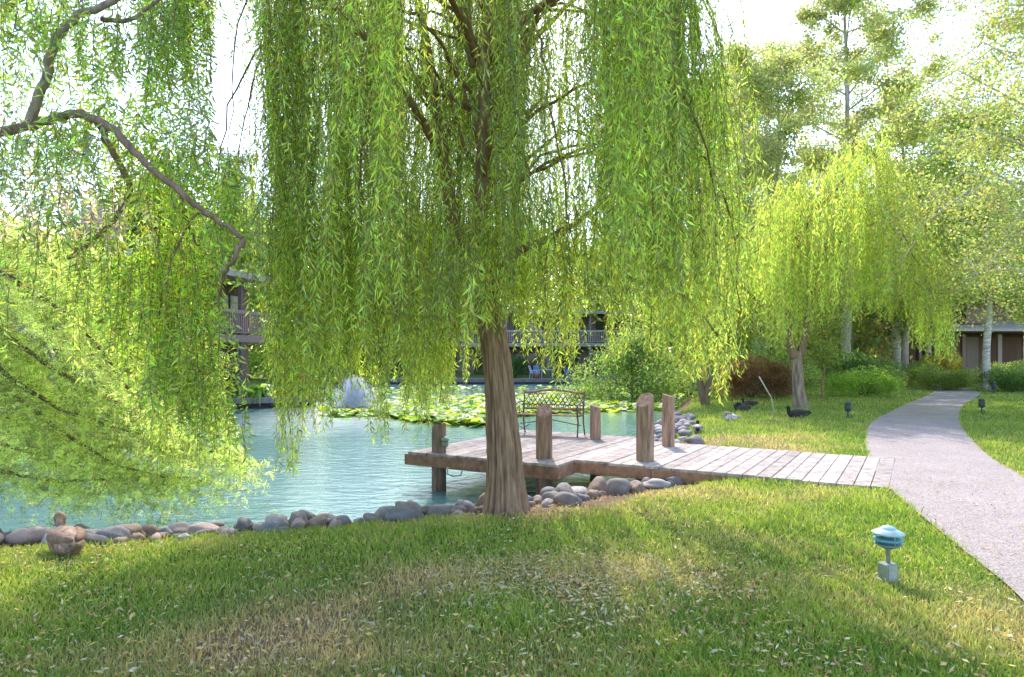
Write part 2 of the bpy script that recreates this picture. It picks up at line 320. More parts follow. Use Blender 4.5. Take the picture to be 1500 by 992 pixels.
def litter():
    r = np.random.default_rng(5); n = 15000
    d = 2.8 * (9.0 / 2.8) ** r.random(n); x = d * r.uniform(-.85, .85, n); y = d
    m = r.integers(0, 3, 3600); cx = np.array([-.1, .75, .35])[m]; cyy = np.array([4.9, 4.9, 4.6])[m]
    x = np.concatenate([x, cx + r.normal(0, .6, 3600)]); y = np.concatenate([y, cyy + r.normal(0, .33, 3600)])
    x = np.concatenate([x, r.uniform(-6, 3, 2500)]); y = np.concatenate([y, 6.6 + .11 * x[-2500:] + r.normal(0, .5, 2500) + .5])
    s = sdf(x, y); keep = (s > .25) & (r.random(len(x)) < np.where((x > 1.9), .45, 1)); x, y, s = x[keep], y[keep], s[keep]; n = len(x)
    z = hgt_s(s, x, y) + np.where(s > 1.4, r.uniform(.012, .045, n), .01)
    a = r.uniform(0, 2 * pi, n); ti = r.normal(0, .3, n); l = r.uniform(.018, .055, n); wd = l * r.uniform(.16, .42, n)
    D = np.stack([np.cos(a), np.sin(a), ti], 1); Sd = np.stack([-np.sin(a), np.cos(a), r.normal(0, .35, n)], 1)
    P = np.stack([x, y, z], 1)
    V = np.stack([P - D * l[:, None] / 2, P + Sd * wd[:, None] / 2 + [0, 0, .003], P + D * l[:, None] / 2, P - Sd * wd[:, None] / 2], 1).reshape(-1, 3)
    pal = np.array([[.55, .40, .24], [.62, .52, .34], [.42, .24, .14], [.62, .54, .44], [.46, .48, .38], [.60, .42, .20], [.34, .17, .10], [.55, .48, .14]])
    ci = r.integers(0, 8, n); cl = (np.hypot(x - .3, (y - 4.8) * 1.3) < 1.1) & (r.random(n) < .45); ci = np.where(cl, r.choice([3, 4], n), ci)
    c = pal[ci] * (.95 + .6 * r.random((n, 1))) * np.array([1.05, .95, .76])
    o = np_mesh('fallen_leaves', V, np.arange(n * 4).reshape(n, 4), np.repeat(c, 4, 0), 'litter'); tag(o, 'dry tan and silvery willow leaves scattered over the shaded lawn', 'leaf litter', kind='stuff')
litter()

# ------------------------------------------------------------------ foliage helpers
def leaf_arrays(P, D, ln, wd, r, col, jit=.3, curl=0):
    """one pointed leaf (two triangles) per point; P base, D direction"""
    n = len(P); rnd = r.normal(size=(n, 3)); Sd = np.cross(D, rnd); Sd /= np.linalg.norm(Sd, axis=1)[:, None] + 1e-9
    Nn = np.cross(D, Sd); ln = np.asarray(ln)[:, None]; wd = np.asarray(wd)[:, None]
    mid = P + D * ln * .42 + Nn * ln * .08
    V = np.stack([P, mid + Sd * wd / 2, P + D * ln, mid - Sd * wd / 2], 1).reshape(-1, 3)
    c = np.asarray(col, float)
    if c.ndim == 1: c = np.tile(c, (n, 1))
    c = c * (1 + jit * r.normal(size=(n, 1))).clip(.35, 1.9); c = c * (1 + .12 * r.normal(size=(n, 3))).clip(.6, 1.5)
    return V, np.repeat(c, 4, 0)
def leaf_obj(name, parts, parent):
    V = np.concatenate([p[0] for p in parts]); c = np.concatenate([p[1] for p in parts])
    return np_mesh(name, V, np.arange(len(V)).reshape(-1, 4), c, 'leaf', parent)
def strand_leaves(top, length, out, r, spacing, lnr, wdr, col, colvar, spread=(.35, .9), sway=.06, stems=None, jit=.26):
    """hanging strands. top (n,3), length (n), out (n,3) horizontal throw"""
    k = np.maximum((length / spacing).astype(int), 3); idx = np.repeat(np.arange(len(top)), k)
    t = np.concatenate([np.arange(m) + r.random(m) for m in k]) * spacing
    def pos(idx, t):
        o = 1 - np.exp(-t / .55); ph = (idx * 1.7) % 6.28; ph2 = (idx * 2.9) % 6.28
        p = top[idx] + out[idx] * o[:, None]
        p[:, 0] += sway * np.sin(t * 1.3 + ph) * np.minimum(t, 1); p[:, 1] += sway * np.sin(t * 1.1 + ph2) * np.minimum(t, 1)
        p[:, 2] += np.linalg.norm(out[idx], axis=1) * .5 * np.sin(np.minimum(t / .8, 1) * pi) - t
        return p
    P = pos(idx, t); n = len(P)
    az = r.uniform(0, 2 * pi, n); th = r.uniform(spread[0], spread[1], n)
    D = np.stack([np.cos(az) * np.sin(th), np.sin(az) * np.sin(th), -np.cos(th)], 1)
    cs = np.asarray(col) * (1 + colvar[:, None]); cc = cs[idx]
    V, c = leaf_arrays(P, D, r.uniform(*lnr, n), r.uniform(*wdr, n), r, cc, jit)
    if stems is not None:
        seg = 9
        for_i = np.repeat(np.arange(len(top)), seg); tt = np.tile(np.linspace(0, 1, seg), len(top)) * length[for_i]
        Q = pos(for_i, tt).reshape(len(top), seg, 3); rad = np.linspace(.0032, .0012, seg)
        ang = np.array([0, 2.09, 4.19]); off = np.stack([np.cos(ang), np.sin(ang), 0 * ang], 1)
        VV = (Q[:, :, None, :] + off[None, None] * rad[None, :, None, None]).reshape(-1, 3)
        b = (np.arange(len(top)) * seg * 3)[:, None, None] + (np.arange(seg - 1) * 3)[None, :, None]
        j = np.arange(3); fa = np.stack([b + j, b + (j + 1) % 3, b + 3 + (j + 1) % 3, b + 3 + j], -1).reshape(-1, 4)
        stems.append((VV, fa))
    return V, c
def stem_obj(name, stems, parent, col=(.22, .19, .07)):
    V = []; Fa = []; b = 0
    for v, f in stems: V.append(v); Fa.append(f + b); b += len(v)
    return np_mesh(name, np.concatenate(V), np.concatenate(Fa), col, 'twig', parent)
def limb(pts, r0, r1, n=9, sub=5, wob=.02, rr=random):
    P = smooth(pts, sub, False); k = len(P); out = []
    for i, p in enumerate(P): out.append((p[0] + rr.uniform(-wob, wob), p[1] + rr.uniform(-wob, wob), p[2] + rr.uniform(-wob, wob)))
    return out, [r0 + (r1 - r0) * (i / (k - 1)) ** .8 for i in range(k)]
def add_limb(root, pts, r0, r1, col=(.16, .10, .06), mat='bark', name='limb', n=9, wob=.012):
    P, rr = limb(pts, r0, r1, wob=wob); mb = MB(); mb.tube(P, rr, n, col); return mb.build(name, mat, root, True, world=True)

def furrowed_trunk(root, pts, rads, col, nseg=120, nring=64, flare=.5, amp=.03, name='trunk'):
    P = smooth(pts, 12, False); Rr = np.interp(np.linspace(0, 1, len(P)), np.linspace(0, 1, len(rads)), rads)
    tt = np.linspace(0, len(P) - 1, nseg); Px = np.stack([np.interp(tt, np.arange(len(P)), P[:, i]) for i in range(3)], 1); Rx = np.interp(tt, np.arange(len(P)), Rr)
    V = []; cl = []; z0 = Px[0][2]
    for i in range(nseg):
        h = Px[i][2] - z0
        for j in range(nring):
            a = 2 * pi * j / nring
            fur = mn.noise(Vector((cos(a) * 5.2, sin(a) * 5.2, h * 1.1))) * .9 + .5 * mn.noise(Vector((cos(a) * 13, sin(a) * 13, h * 3.0)))
            fr = 1 - abs(fur) * 1.7
            fl = flare * exp(-h / .19) * (.55 + .45 * max(0, sin(a * 5 + 1.0)) ** 1.5) + .10 * exp(-h / .5)
            rad = Rx[i] * (1 + fl) + amp * (fr - .5) + .012 * mn.noise(Vector((cos(a) * 1.5, sin(a) * 1.5, h)))
            V.append((Px[i][0] + rad * cos(a), Px[i][1] + rad * sin(a), Px[i][2]))
            k = .55 + .6 * max(0, min(1, fr)); cl.append((col[0] * k, col[1] * k, col[2] * k))
    Fa = [(i * nring + j, i * nring + (j + 1) % nring, (i + 1) * nring + (j + 1) % nring, (i + 1) * nring + j) for i in range(nseg - 1) for j in range(nring)]
    return np_mesh(name, np.array(V), Fa, np.array(cl), 'bark', root, True)

# ------------------------------------------------------------------ main weeping willow
def main_willow():
    r = np.random.default_rng(21); D0 = 7.25; bx = (742 - 750) / 1000 * D0
    root = thing('weeping_willow', 'big weeping willow with thick furrowed trunk rising beside the wooden dock', 'tree', (bx, D0, h1(bx, D0)))
    W = lambda px, py, dd=0: wp(px, py, D0 + dd)
    z0 = root.location.z - .1
    furrowed_trunk(root, [(bx, D0, z0), W(740, 680), W(734, 600), W(727, 520), W(718, 470), W(705, 425), W(694, 395), W(688, 372)], [.185, .172, .152, .135, .125, .115, .105, .095], (.36, .225, .15), 170, 110, .85, .036)
    B = (.26, .16, .10)
    add_limb(root, [W(694, 398), W(672, 350), W(660, 300), W(650, 230, .1), W(636, 140, .2), W(620, 40, .3), W(600, -80, .5), W(570, -180, .7)], .10, .03, B)
    add_limb(root, [W(686, 380, .02), W(700, 320, .05), W(706, 250), W(706, 160), W(714, 60, -.1), W(722, -60, -.2), W(740, -200, -.3)], .085, .03, B)
    add_limb(root, [W(716, 440), W(735, 395, .05), W(760, 368, .1), W(800, 350, .2), W(840, 330, .3), W(862, 312, .4), W(900, 290, .6), W(950, 300, .8)], .06, .02, B)
    add_limb(root, [W(650, 235, .1), W(625, 190, -.3), W(590, 130, -.8), W(540, 60, -1.2), W(480, 0, -1.5), W(430, -30, -1.7)], .05, .015, B)
    add_limb(root, [W(704, 190), W(740, 120, .4), W(800, 40, .9), W(870, -20, 1.3), W(940, -30, 1.6)], .05, .015, B)
    add_limb(root, [W(708, 130), W(690, 60, -.6), W(660, 0, -1.2), W(640, -50, -1.9), W(620, -60, -2.3)], .045, .015, B)
    add_limb(root, [W(712, 90), W(780, 20, -.5), W(850, -30, -1.0), W(920, -20, -1.5), W(990, 30, -1.7)], .045, .015, B)
    add_limb(root, [W(640, 160, .2), W(600, 110, .7), W(540, 60, 1.3), W(480, 20, 1.8)], .045, .015, B)
    add_limb(root, [W(862, 312, .4), W(900, 360, .4), W(950, 400, .3), W(1010, 440, .3), W(1050, 490, .3)], .03, .01, B)
    add_limb(root, [W(602, 105, .2), W(560, 95, .1), W(520, 120, .1), W(490, 130, .1)], .03, .01, B)
    for k in range(34):
        a = k * 2.4; q = r.uniform(1.0, 2.6); z0_ = r.uniform(3.2, 5.6); bz = z0_ + r.uniform(.3, 1.3)
        add_limb(root, [(bx - .25 + .15 * cos(a), D0 + .15 * sin(a), z0_), (bx - .2 + q * .5 * cos(a), D0 + q * .5 * sin(a), bz), (bx - .1 + q * .9 * cos(a), D0 + q * .9 * sin(a), bz - .1), (bx - .1 + (q + .15) * cos(a), D0 + (q + .15) * sin(a), bz - 1.0), (bx - .1 + (q + .18) * cos(a + .1), D0 + (q + .18) * sin(a + .1), bz - 2.0)], .022, .004, (.24, .15, .08), wob=.03, n=5)
    # strand clumps
    xs = [355, 385, 399, 415, 440, 480, 515, 540, 565, 600, 625, 645, 665, 700, 745, 770, 800, 830, 860, 900, 950, 1000, 1040, 1085]
    bs = [400, 410, 470, 640, 600, 625, 555, 620, 560, 575, 650, 600, 555, 500, 478, 505, 515, 540, 505, 515, 505, 530, 540, 500]
    tops = []; lens = []; outs = []; cv = []
    ncl = 250
    for c in range(ncl):
        while True:
            a = r.uniform(0, 2 * pi); rr = 2.85 * sqrt(r.uniform(.05, 1))
            x = -.18 + rr * cos(a) * 1.0; y = D0 + .1 + rr * sin(a) * .95; px = 750 + x / y * 1000
            if px < 352 or px > 1090: continue
            if vnoise(np.array([x]), np.array([y]), 1.25, 4)[0] < .43: continue
            if px < 372 or (px < 405 and r.random() < .35): continue
            break
        u = rr / 2.85
        zt = 5.3 + 2.3 * (1 - u * u) + r.normal(0, .35)
        if px > 1000: zt = min(zt, 5.35 - (px - 1000) * .018 + r.normal(0, .12))
        if px < 400: zt += .3
        if 618 < px < 738 and y < D0 + .1 and r.random() < .8: zt = EYE + (HY - r.uniform(365, 425)) / 1000 * y
        if y < D0 - .8 and r.random() < .22: continue
        if 600 < px < 725 and y < D0 + .2 and zt > 4 and r.random() < .35: continue
        gap = (590 < px < 642 or 772 < px < 868)
        if gap and r.random() < .8:
            lim = EYE + (HY - r.uniform(300, 360)) / 1000 * y
            if r.random() < .6: zt = min(zt, lim)
            else: continue
        bpy_ = np.interp(px, xs, bs)
        if px > 640 and y < D0 - .5: bpy_ -= 40 * r.random()
        bpy_ -= abs(r.normal(0, 45)) if r.random() < .72 else abs(r.normal(0, 160))
        zb = EYE + (HY - bpy_) / 1000 * y
        if r.random() < .18 : zb += r.uniform(.5, 1.8)
        if zb > zt - .5: zb = zt - .6
        m = int(r.uniform(6, 13)); q = r.uniform(.045, .15); sh = r.normal(0, .22) + (.1 if px > 760 else 0)
        for k in range(m):
            dx, dy = r.normal(0, q, 2); e = sqrt(dx * dx + dy * dy) / q
            tz = zt + r.normal(0, .2); ln = tz - (zb + e * .12 + abs(r.normal(0, .13)))
            if ln < .4: continue
            oa = a + r.normal(0, .6); oo = r.uniform(.02, .22)
            tops.append((x + dx - cos(oa) * oo, y + dy - sin(oa) * oo, tz)); lens.append(ln); outs.append((cos(oa) * oo, sin(oa) * oo, 0)); cv.append(sh + r.normal(0, .1))
    for (px, b_, wd, dd) in [(418, 700, 8, .3), (426, 690, 6, .2), (446, 645, 9, .9), (462, 610, 10, -.4), (480, 640, 8, .6), (505, 553, 9, 1.2), (522, 572, 4, 0), (548, 655, 8, .8), (556, 640, 6, .3), (578, 575, 9, 1.6), (604, 590, 8, 1.8), (610, 640, 7, .6), (618, 655, 5, .9), (650, 600, 8, 1.4), (668, 570, 9, 1.9), (690, 560, 8, 1.6), (702, 520, 8, .6), (684, 470, 10, -.6), (700, 492, 9, -.5), (716, 488, 10, -.7), (733, 494, 8, -.5), (748, 476, 9, -.7), (765, 520, 8, 1.8), (790, 545, 8, 1.5), (812, 575, 7, 1.2), (828, 560, 7, .8), (845, 535, 9, 1.7), (905, 540, 10, 1.5), (950, 530, 10, .8), (985, 545, 10, .3), (1015, 560, 9, .2), (1038, 575, 8, .4), (1055, 590, 7, .6), (1075, 560, 8, .9)]:
        y = D0 + dd
        for k in range(int(wd * 1.1)):
            x = (px + r.normal(0, wd * .55) - 750) / 1000 * y; zt = EYE + (HY - r.uniform(250, 380)) / 1000 * y; zb = EYE + (HY - b_ + abs(r.normal(0, 28))) / 1000 * y
            tops.append((x, y + r.normal(0, .06), zt)); lens.append(max(.4, zt - zb)); outs.append((0, 0, 0)); cv.append(r.normal(.1, .12))
    # added limb and twigs above the frame, put there to shade the path
    add_limb(root, [(bx + .1, D0, 6.2), (1.4, 8.8, 7.6), (3.0, 11, 8.6), (4.4, 12.8, 9.1), (5.2, 13.6, 9.2)], .05, .012, B)
    for c in range(170):
        q_ = r.uniform(.45, 1); tops.append((5.2 * q_ + r.normal(0, .45), 7.3 + 6.2 * q_ + r.normal(0, .35), 8.75 + .5 * q_ + r.normal(0, .12))); lens.append(r.uniform(.4, .9)); outs.append((.2, 0, 0)); cv.append(0)
    for c in range(70):  # a few crown-top twigs so the dome closes over the limbs
        a = r.uniform(0, 2 * pi); rr = 2.7 * sqrt(r.random()); u = rr / 2.7
        tops.append((-.1 + rr * cos(a), D0 + rr * sin(a), 6.2 + 2.0 * (1 - u * u))); lens.append(r.uniform(.7, 1.6)); outs.append((cos(a) * .3, sin(a) * .3, 0)); cv.append(0)
    tops = np.array(tops); lens = np.array(lens); outs = np.array(outs); cv = np.array(cv).clip(-.4, .5)
    st = []; V, c = strand_leaves(tops, lens, outs, r, .021, (.055, .11), (.009, .0165), (.265, .33, .065), cv, (.2, 1.15), .11, stems=st, jit=.38)
    leaf_obj('foliage', [(V, c)], root); stem_obj('twigs', st, root)
    print('willow strands', len(tops), 'leaves', len(V) // 4)
main_willow()

# ------------------------------------------------------------------ second, yellower willow on the right lawn
def second_willow():
    r = np.random.default_rng(33); bx, by = gp(1175, 598); root = thing('weeping_willow', 'smaller yellow-green weeping willow on the lawn between dock and path', 'tree', (bx, by, h1(bx, by)))
    W = lambda px, py, dd=0: wp(px, py, by + dd)
    furrowed_trunk(root, [(bx, by, -.1), W(1170, 570), W(1168, 540), W(1166, 515)], [.21, .165, .15, .15], (.36, .26, .20), 40, 28, .5, .03)
    B = (.30, .20, .13)
    add_limb(root, [W(1164, 525), W(1155, 480), W(1150, 420), W(1180, 330), W(1230, 270), W(1262, 245)], .15, .04, B)
    add_limb(root, [W(1172, 522), W(1182, 470), W(1195, 400), W(1240, 300, .5), W(1290, 270, .9)], .13, .03, B)
    add_limb(root, [W(1155, 480), W(1120, 450), W(1070, 410, -1), W(1010, 400, -1.5)], .07, .02, B)
    add_limb(root, [W(1170, 350), W(1120, 330, -.7), W(1090, 345, -1), W(1060, 380, -1.4)], .05, .015, B)
    add_limb(root, [W(1190, 400), W(1250, 340, -1), W(1310, 330, -1.5), W(1340, 380, -1.6)], .05, .015, B)
    tops = []; lens = []; outs = []; cv = []
    for c in range(205):
        a = r.uniform(0, 2 * pi); u = sqrt(r.random()); x = 9.75 + 4.1 * u * cos(a); y = by + 2.9 * u * sin(a); px = 750 + x / y * 1000
        # outline of the crown: peaks near px 1265
        tp = np.interp(px, [1000, 1060, 1120, 1200, 1265, 1300, 1340, 1380], [410, 345, 290, 245, 215, 255, 330, 410])
        bt = np.interp(px, [1000, 1050, 1080, 1130, 1165, 1200, 1300, 1330, 1365], [545, 575, 515, 505, 535, 485, 475, 505, 545])
        if px > 1372: continue
        zt = EYE + (HY - tp) / 1000 * by - r.exponential(1.0) * u - .1 + r.normal(0, .2); zb = EYE + (HY - (bt - abs(r.normal(0, 28)))) / 1000 * y
        if r.random() < .4: zb += r.uniform(.4, 2.2)
        if zt < zb + .6: continue
        sh = r.normal(0, .2); m = int(r.uniform(5, 9))
        for k in range(m):
            dx, dy = r.normal(0, .16, 2); tz = zt + r.normal(0, .2); ln = max(.5, tz - zb - abs(r.normal(0, .4)))
            tops.append((x + dx, y + dy, tz)); lens.append(ln); oo = r.uniform(.05, .5); outs.append((cos(a) * oo, sin(a) * oo, 0)); cv.append(sh + r.normal(0, .1))
    st = []; V, c = strand_leaves(np.array(tops), np.array(lens), np.array(outs), r, .055, (.10, .17), (.022, .036), (.35, .415, .09), np.array(cv).clip(-.4, .5), stems=st)
    leaf_obj('foliage', [(V, c)], root); stem_obj('twigs', st, root, (.4, .3, .1)); print('w2', len(V) // 4)
second_willow()

# ------------------------------------------------------------------ left foreground tree (broader leaves, limbs reaching in from the left)
def left_tree():
    r = np.random.default_rng(44); root = thing('leaning_tree', 'broad-leaved tree leaning in from the left with bare crooked limbs', 'tree', (-5.9, 5.3, 0))
    W = wp
    furrowed_trunk(root, [(-5.9, 5.3, -.1), (-5.8, 5.3, 1), (-5.5, 5.25, 2.2), (-5.0, 5.2, 3.1)], [.2, .17, .15, .13], (.26, .19, .14), 60, 36)
    B = (.30, .20, .15)
    add_limb(root, [(-5.0, 5.2, 3.05), W(-80, 210, 5.2), W(0, 195, 5.2), W(60, 180, 5.2), W(110, 166, 5.0), W(160, 185, 4.85), W(205, 230, 4.8), W(265, 282, 4.8), W(312, 318, 4.9), W(357, 350, 5.0)], .048, .016, B)
    add_limb(root, [W(357, 350, 5.0), W(345, 375, 5.0), W(330, 400, 5.1), W(322, 420, 5.2), W(318, 450, 5.3)], .022, .01, B)
    add_limb(root, [W(40, 185, 5.2), W(62, 130, 5.1), W(75, 80, 5.0), W(105, 30, 5.0), W(165, 0, 5.0), W(220, -50, 5)], .04, .022, (.38, .30, .27))
    add_limb(root, [W(140, 172, 5.2), W(160, 215, 5.3), W(190, 275, 5.4), W(168, 320, 5.4), W(130, 355, 5.5), W(100, 380, 5.5)], .03, .015, B)
    add_limb(root, [W(150, 30, 5.1), W(200, 25, 5.3), W(240, -10, 5.5)], .02, .012, B)
    add_limb(root, [W(265, 282, 5.3), W(275, 330, 5.4), W(290, 362, 5.45)], .018, .008, B)
    add_limb(root, [W(305, 315, 5.4), W(275, 325, 5.2), W(240, 420, 5.4), W(232, 470, 5.5)], .014, .006, B)
    add_limb(root, [(-5.3, 5.2, 2.6), W(-60, 90, 5.6), W(60, -40, 6), W(200, -150, 6.4)], .07, .02, B)
    tops = []; lens = []; outs = []; cv = []; cols = []
    # (px, py, depth, rx, ry, number, strand length, colour)
    G = (.25, .34, .08); Y = (.35, .44, .08); Bl = (.28, .35, .22); Pk = (.55, .46, .45)
    for (px, py, d, rx, ry, n, ln, col) in [(40, 30, 5.0, 90, 50, 90, .35, G), (60, 110, 5.6, 90, 70, 60, .4, Bl), (170, 70, 5.4, 90, 80, 90, .4, G), (250, 60, 5.8, 50, 90, 110, .7, G), (285, 20, 6.0, 35, 60, 70, .9, G), (40, 260, 4.9, 70, 60, 60, .4, Bl), (95, 215, 5.0, 70, 40, 70, .3, G),
                                            (150, 190, 5.6, 60, 60, 60, .4, Y), (200, 200, 5.8, 50, 70, 50, .4, Y), (265, 200, 5.6, 50, 60, 60, .45, Bl), (60, 290, 5.4, 80, 50, 55, .3, Pk), (150, 300, 5.6, 60, 60, 55, .4, Pk), (235, 270, 5.3, 50, 45, 70, .45, Y), (310, 265, 5.6, 45, 60, 75, .5, Y),
                                            (335, 330, 5.8, 35, 50, 50, .5, G), (140, 390, 5.7, 70, 50, 90, .6, G), (190, 440, 5.8, 50, 60, 90, .7, Y), (250, 430, 5.7, 45, 70, 150, .95, Y), (245, 540, 5.8, 38, 60, 130, .5, G), (300, 500, 5.9, 24, 70, 60, .8, G), (290, 400, 5.6, 40, 60, 60, .6, Y),
                                            (300, 570, 6.0, 45, 50, 70, .6, Y), (320, 620, 6.1, 40, 30, 45, .4, G), (100, 330, 5.1, 60, 50, 30, .3, G), (-60, 100, 5.2, 90, 150, 80, .5, G), (-60, 300, 5.2, 80, 120, 90, .5, G), (150, -60, 5.6, 200, 80, 90, .6, G), (280, -80, 6.2, 120, 70, 80, .9, G), (365, 20, 6.4, 14, 60, 14, .8, G), (385, 330, 5.9, 14, 40, 10, .5, Bl)]:
        n = int(n * (.62 if py > 380 else .85))
        for k in range(n):
            qx = px + r.normal(0, rx * .6); qy = py + r.normal(0, ry * .6)
            if 312 < qx < 362 and qy < 250: continue
            if 60 < px < 160 and 280 < py < 310 and r.random() < .3: continue
            x, y, z = wp(qx, qy, d + r.normal(0, .3))
            tops.append((x, y, z + ln * .4)); lens.append(ln * r.uniform(.6, 1.3)); a = r.uniform(0, 2 * pi); o = r.uniform(.05, .25); outs.append((cos(a) * o, sin(a) * o, 0)); cols.append(np.array(col) * (1 + r.normal(0, .15)))
    tops = np.array(tops); lens = np.array(lens); st = []
    cols = np.array(cols); k = np.maximum((lens / .026).astype(int), 3)
    V, c = strand_leaves(tops, lens, np.array(outs), r, .026, (.06, .10), (.013, .022), (1, 1, 1), np.zeros(len(tops)), (.5, 1.5), .05, st)
    cc = np.repeat(np.repeat(cols, k, 0), 4, 0)[:len(V)]
    leaf_obj('foliage', [(V, c * cc)], root); stem_obj('twigs', st, root, (.2, .15, .1)); print('left tree', len(V) // 4)
left_tree()

# ------------------------------------------------------------------ feathery cypress, lower left
def cypress():
    r = np.random.default_rng(55); root = thing('bald_cypress', 'feathery light green conifer with drooping boughs over the pond at left', 'tree', (-8.4, 6.9, h1(-8.4, 6.9)))
    furrowed_trunk(root, [(-8.4, 6.9, -.5), (-8.4, 6.9, 2), (-8.35, 6.95, 4.5), (-8.3, 7, 7.5)], [.3, .24, .17, .08], (.30, .19, .12), 60, 36)
    W = wp; B = (.15, .10, .07); Ls = []
    T = lambda z: (-8.38, 6.92, z)
    limbs = [([T(2.7), W(-80, 400, 7.6), W(0, 472, 7.8), W(35, 515, 7.9), W(60, 560, 8), W(78, 600, 8.1)], .05),
             ([T(1.4), W(-100, 570, 7.7), W(0, 607, 7.9), W(60, 628, 8), W(130, 650, 8.1), W(210, 657, 8.2), W(300, 660, 8.3), W(345, 668, 8.4)], .05),
             ([T(3.5), W(-60, 330, 7.8), W(60, 385, 8.2), W(130, 440, 8.4), W(200, 500, 8.5), W(270, 560, 8.7)], .05),
             ([T(3.9), W(-60, 280, 8.4), W(40, 340, 9), W(120, 400, 9.4), W(160, 470, 9.6)], .045),
             ([T(2.2), W(-80, 470, 7.4), W(0, 540, 7.4), W(70, 590, 7.5), W(150, 620, 7.7), W(230, 640, 7.9)], .045),
             ([T(2.9), W(-40, 420, 8.4), W(60, 470, 8.8), W(140, 530, 9.0), W(220, 590, 9.2), W(300, 610, 9.4)], .045),
             ([T(4.2), W(-80, 300, 7.6), W(10, 345, 7.8), W(90, 400, 8.0), W(150, 470, 8.1), W(190, 540, 8.2)], .045),
             ([T(2.5), W(-90, 440, 7.3), W(20, 500, 7.5), W(110, 560, 7.7), W(190, 600, 7.8), W(270, 640, 8.0)], .045),
             ([T(3.1), W(-60, 380, 7.5), W(50, 430, 7.6), W(120, 480, 7.7), W(180, 560, 7.8), W(230, 630, 7.9)], .045),
             ([T(1.7), W(-90, 540, 7.6), W(20, 580, 7.6), W(100, 640, 7.6), W(170, 680, 7.7), W(240, 700, 7.8)], .04),
             ([T(4.6), W(-60, 300, 8.6), W(80, 350, 9.0), W(180, 390, 9.2), W(260, 450, 9.4), W(310, 520, 9.5)], .04),
             ([T(3.6), W(0, 400, 8.2), W(120, 430, 8.4), W(220, 480, 8.6), W(300, 560, 8.8), W(335, 630, 8.9)], .04),
             ([T(.7), W(-100, 660, 7.8), W(0, 690, 7.7), W(90, 705, 7.8), W(190, 700, 8), W(290, 700, 8.2)], .035),
             ([T(1.0), W(-100, 620, 7.8), W(0, 650, 8), W(80, 670, 8.1), W(160, 690, 8.3)], .04),
             ([T(4.5), (-7.4, 7.6, 4.6), (-6.5, 8.2, 4.2)], .04), ([T(5.4), (-7.6, 6.2, 5.6), (-6.9, 5.6, 5.2)], .04), ([T(6.2), (-7.7, 7.6, 6.2), (-7.0, 8.0, 5.9)], .03), ([T(4.2), (-9.5, 7.5, 4.3), (-10.5, 8, 3.9)], .04), ([T(3.0), (-9.6, 6, 3.1), (-10.6, 5.4, 2.7)], .04)]
    bp = []; bd = []
    for pts, r0 in limbs:
        add_limb(root, pts, r0, .01, B, 'bark', 'limb', 7)
        P = smooth(pts, 14, False); tang = np.gradient(P, axis=0); tang /= np.linalg.norm(tang, axis=1)[:, None]
        n = len(P); start = int(n * .18)
        for i in range(start, n):
            for k in range(3):
                q = P[i] + r.normal(0, .03, 3); sgn = r.choice([-1, 1]); side = np.cross(tang[i], [0, 0, 1]); side /= np.linalg.norm(side) + 1e-6
                d = side * sgn * r.uniform(.3, 1) + tang[i] * r.uniform(.1, .9) + np.array([0, 0, r.uniform(-.55, .25)]); d /= np.linalg.norm(d)
                ln = r.uniform(.25, .75)
                bp.append(q); bd.append((d, ln))
    # branchlets along every side branch
    fp = []; fd = []; fl = []; st = []
    for q, (d, ln) in zip(bp, bd):
        m = int(ln / .075)
        for j in range(m):
            s = (j + r.random()) / m * ln; p = q + d * s + np.array([0, 0, -.55 * s * s]); a = r.normal(0, 1, 3); side = np.cross(d, a); side /= np.linalg.norm(side) + 1e-6
            e = side * .8 + d * .6 + np.array([0, 0, -.25]); e /= np.linalg.norm(e); fp.append(p); fd.append(e); fl.append(r.uniform(.09, .2))
    fp = np.array(fp); fd = np.array(fd); fl = np.array(fl); k = 16
    idx = np.repeat(np.arange(len(fp)), k); t = np.tile((np.arange(k) + .5) / k, len(fp)); P = fp[idx] + fd[idx] * (t * fl[idx])[:, None]; n = len(P)
    rn = r.normal(0, 1, (len(fp), 3)); side = np.cross(fd, rn); side /= np.linalg.norm(side, axis=1)[:, None]; side = side[idx] * np.where(np.arange(n) % 2 == 0, 1, -1)[:, None]
    D = side + fd[idx] * .5 + r.normal(0, .15, (n, 3)); D /= np.linalg.norm(D, axis=1)[:, None]
    cl = np.array([.37, .43, .19]) * (1 + .4 * r.normal(size=(len(fp), 1))).clip(.35, 1.7)
    V, c = leaf_arrays(P, D, r.uniform(.03, .055, n), r.uniform(.006, .010, n), r, cl[idx], .3)
    leaf_obj('foliage', [(V, c)], root); print('cypress', n)
cypress()

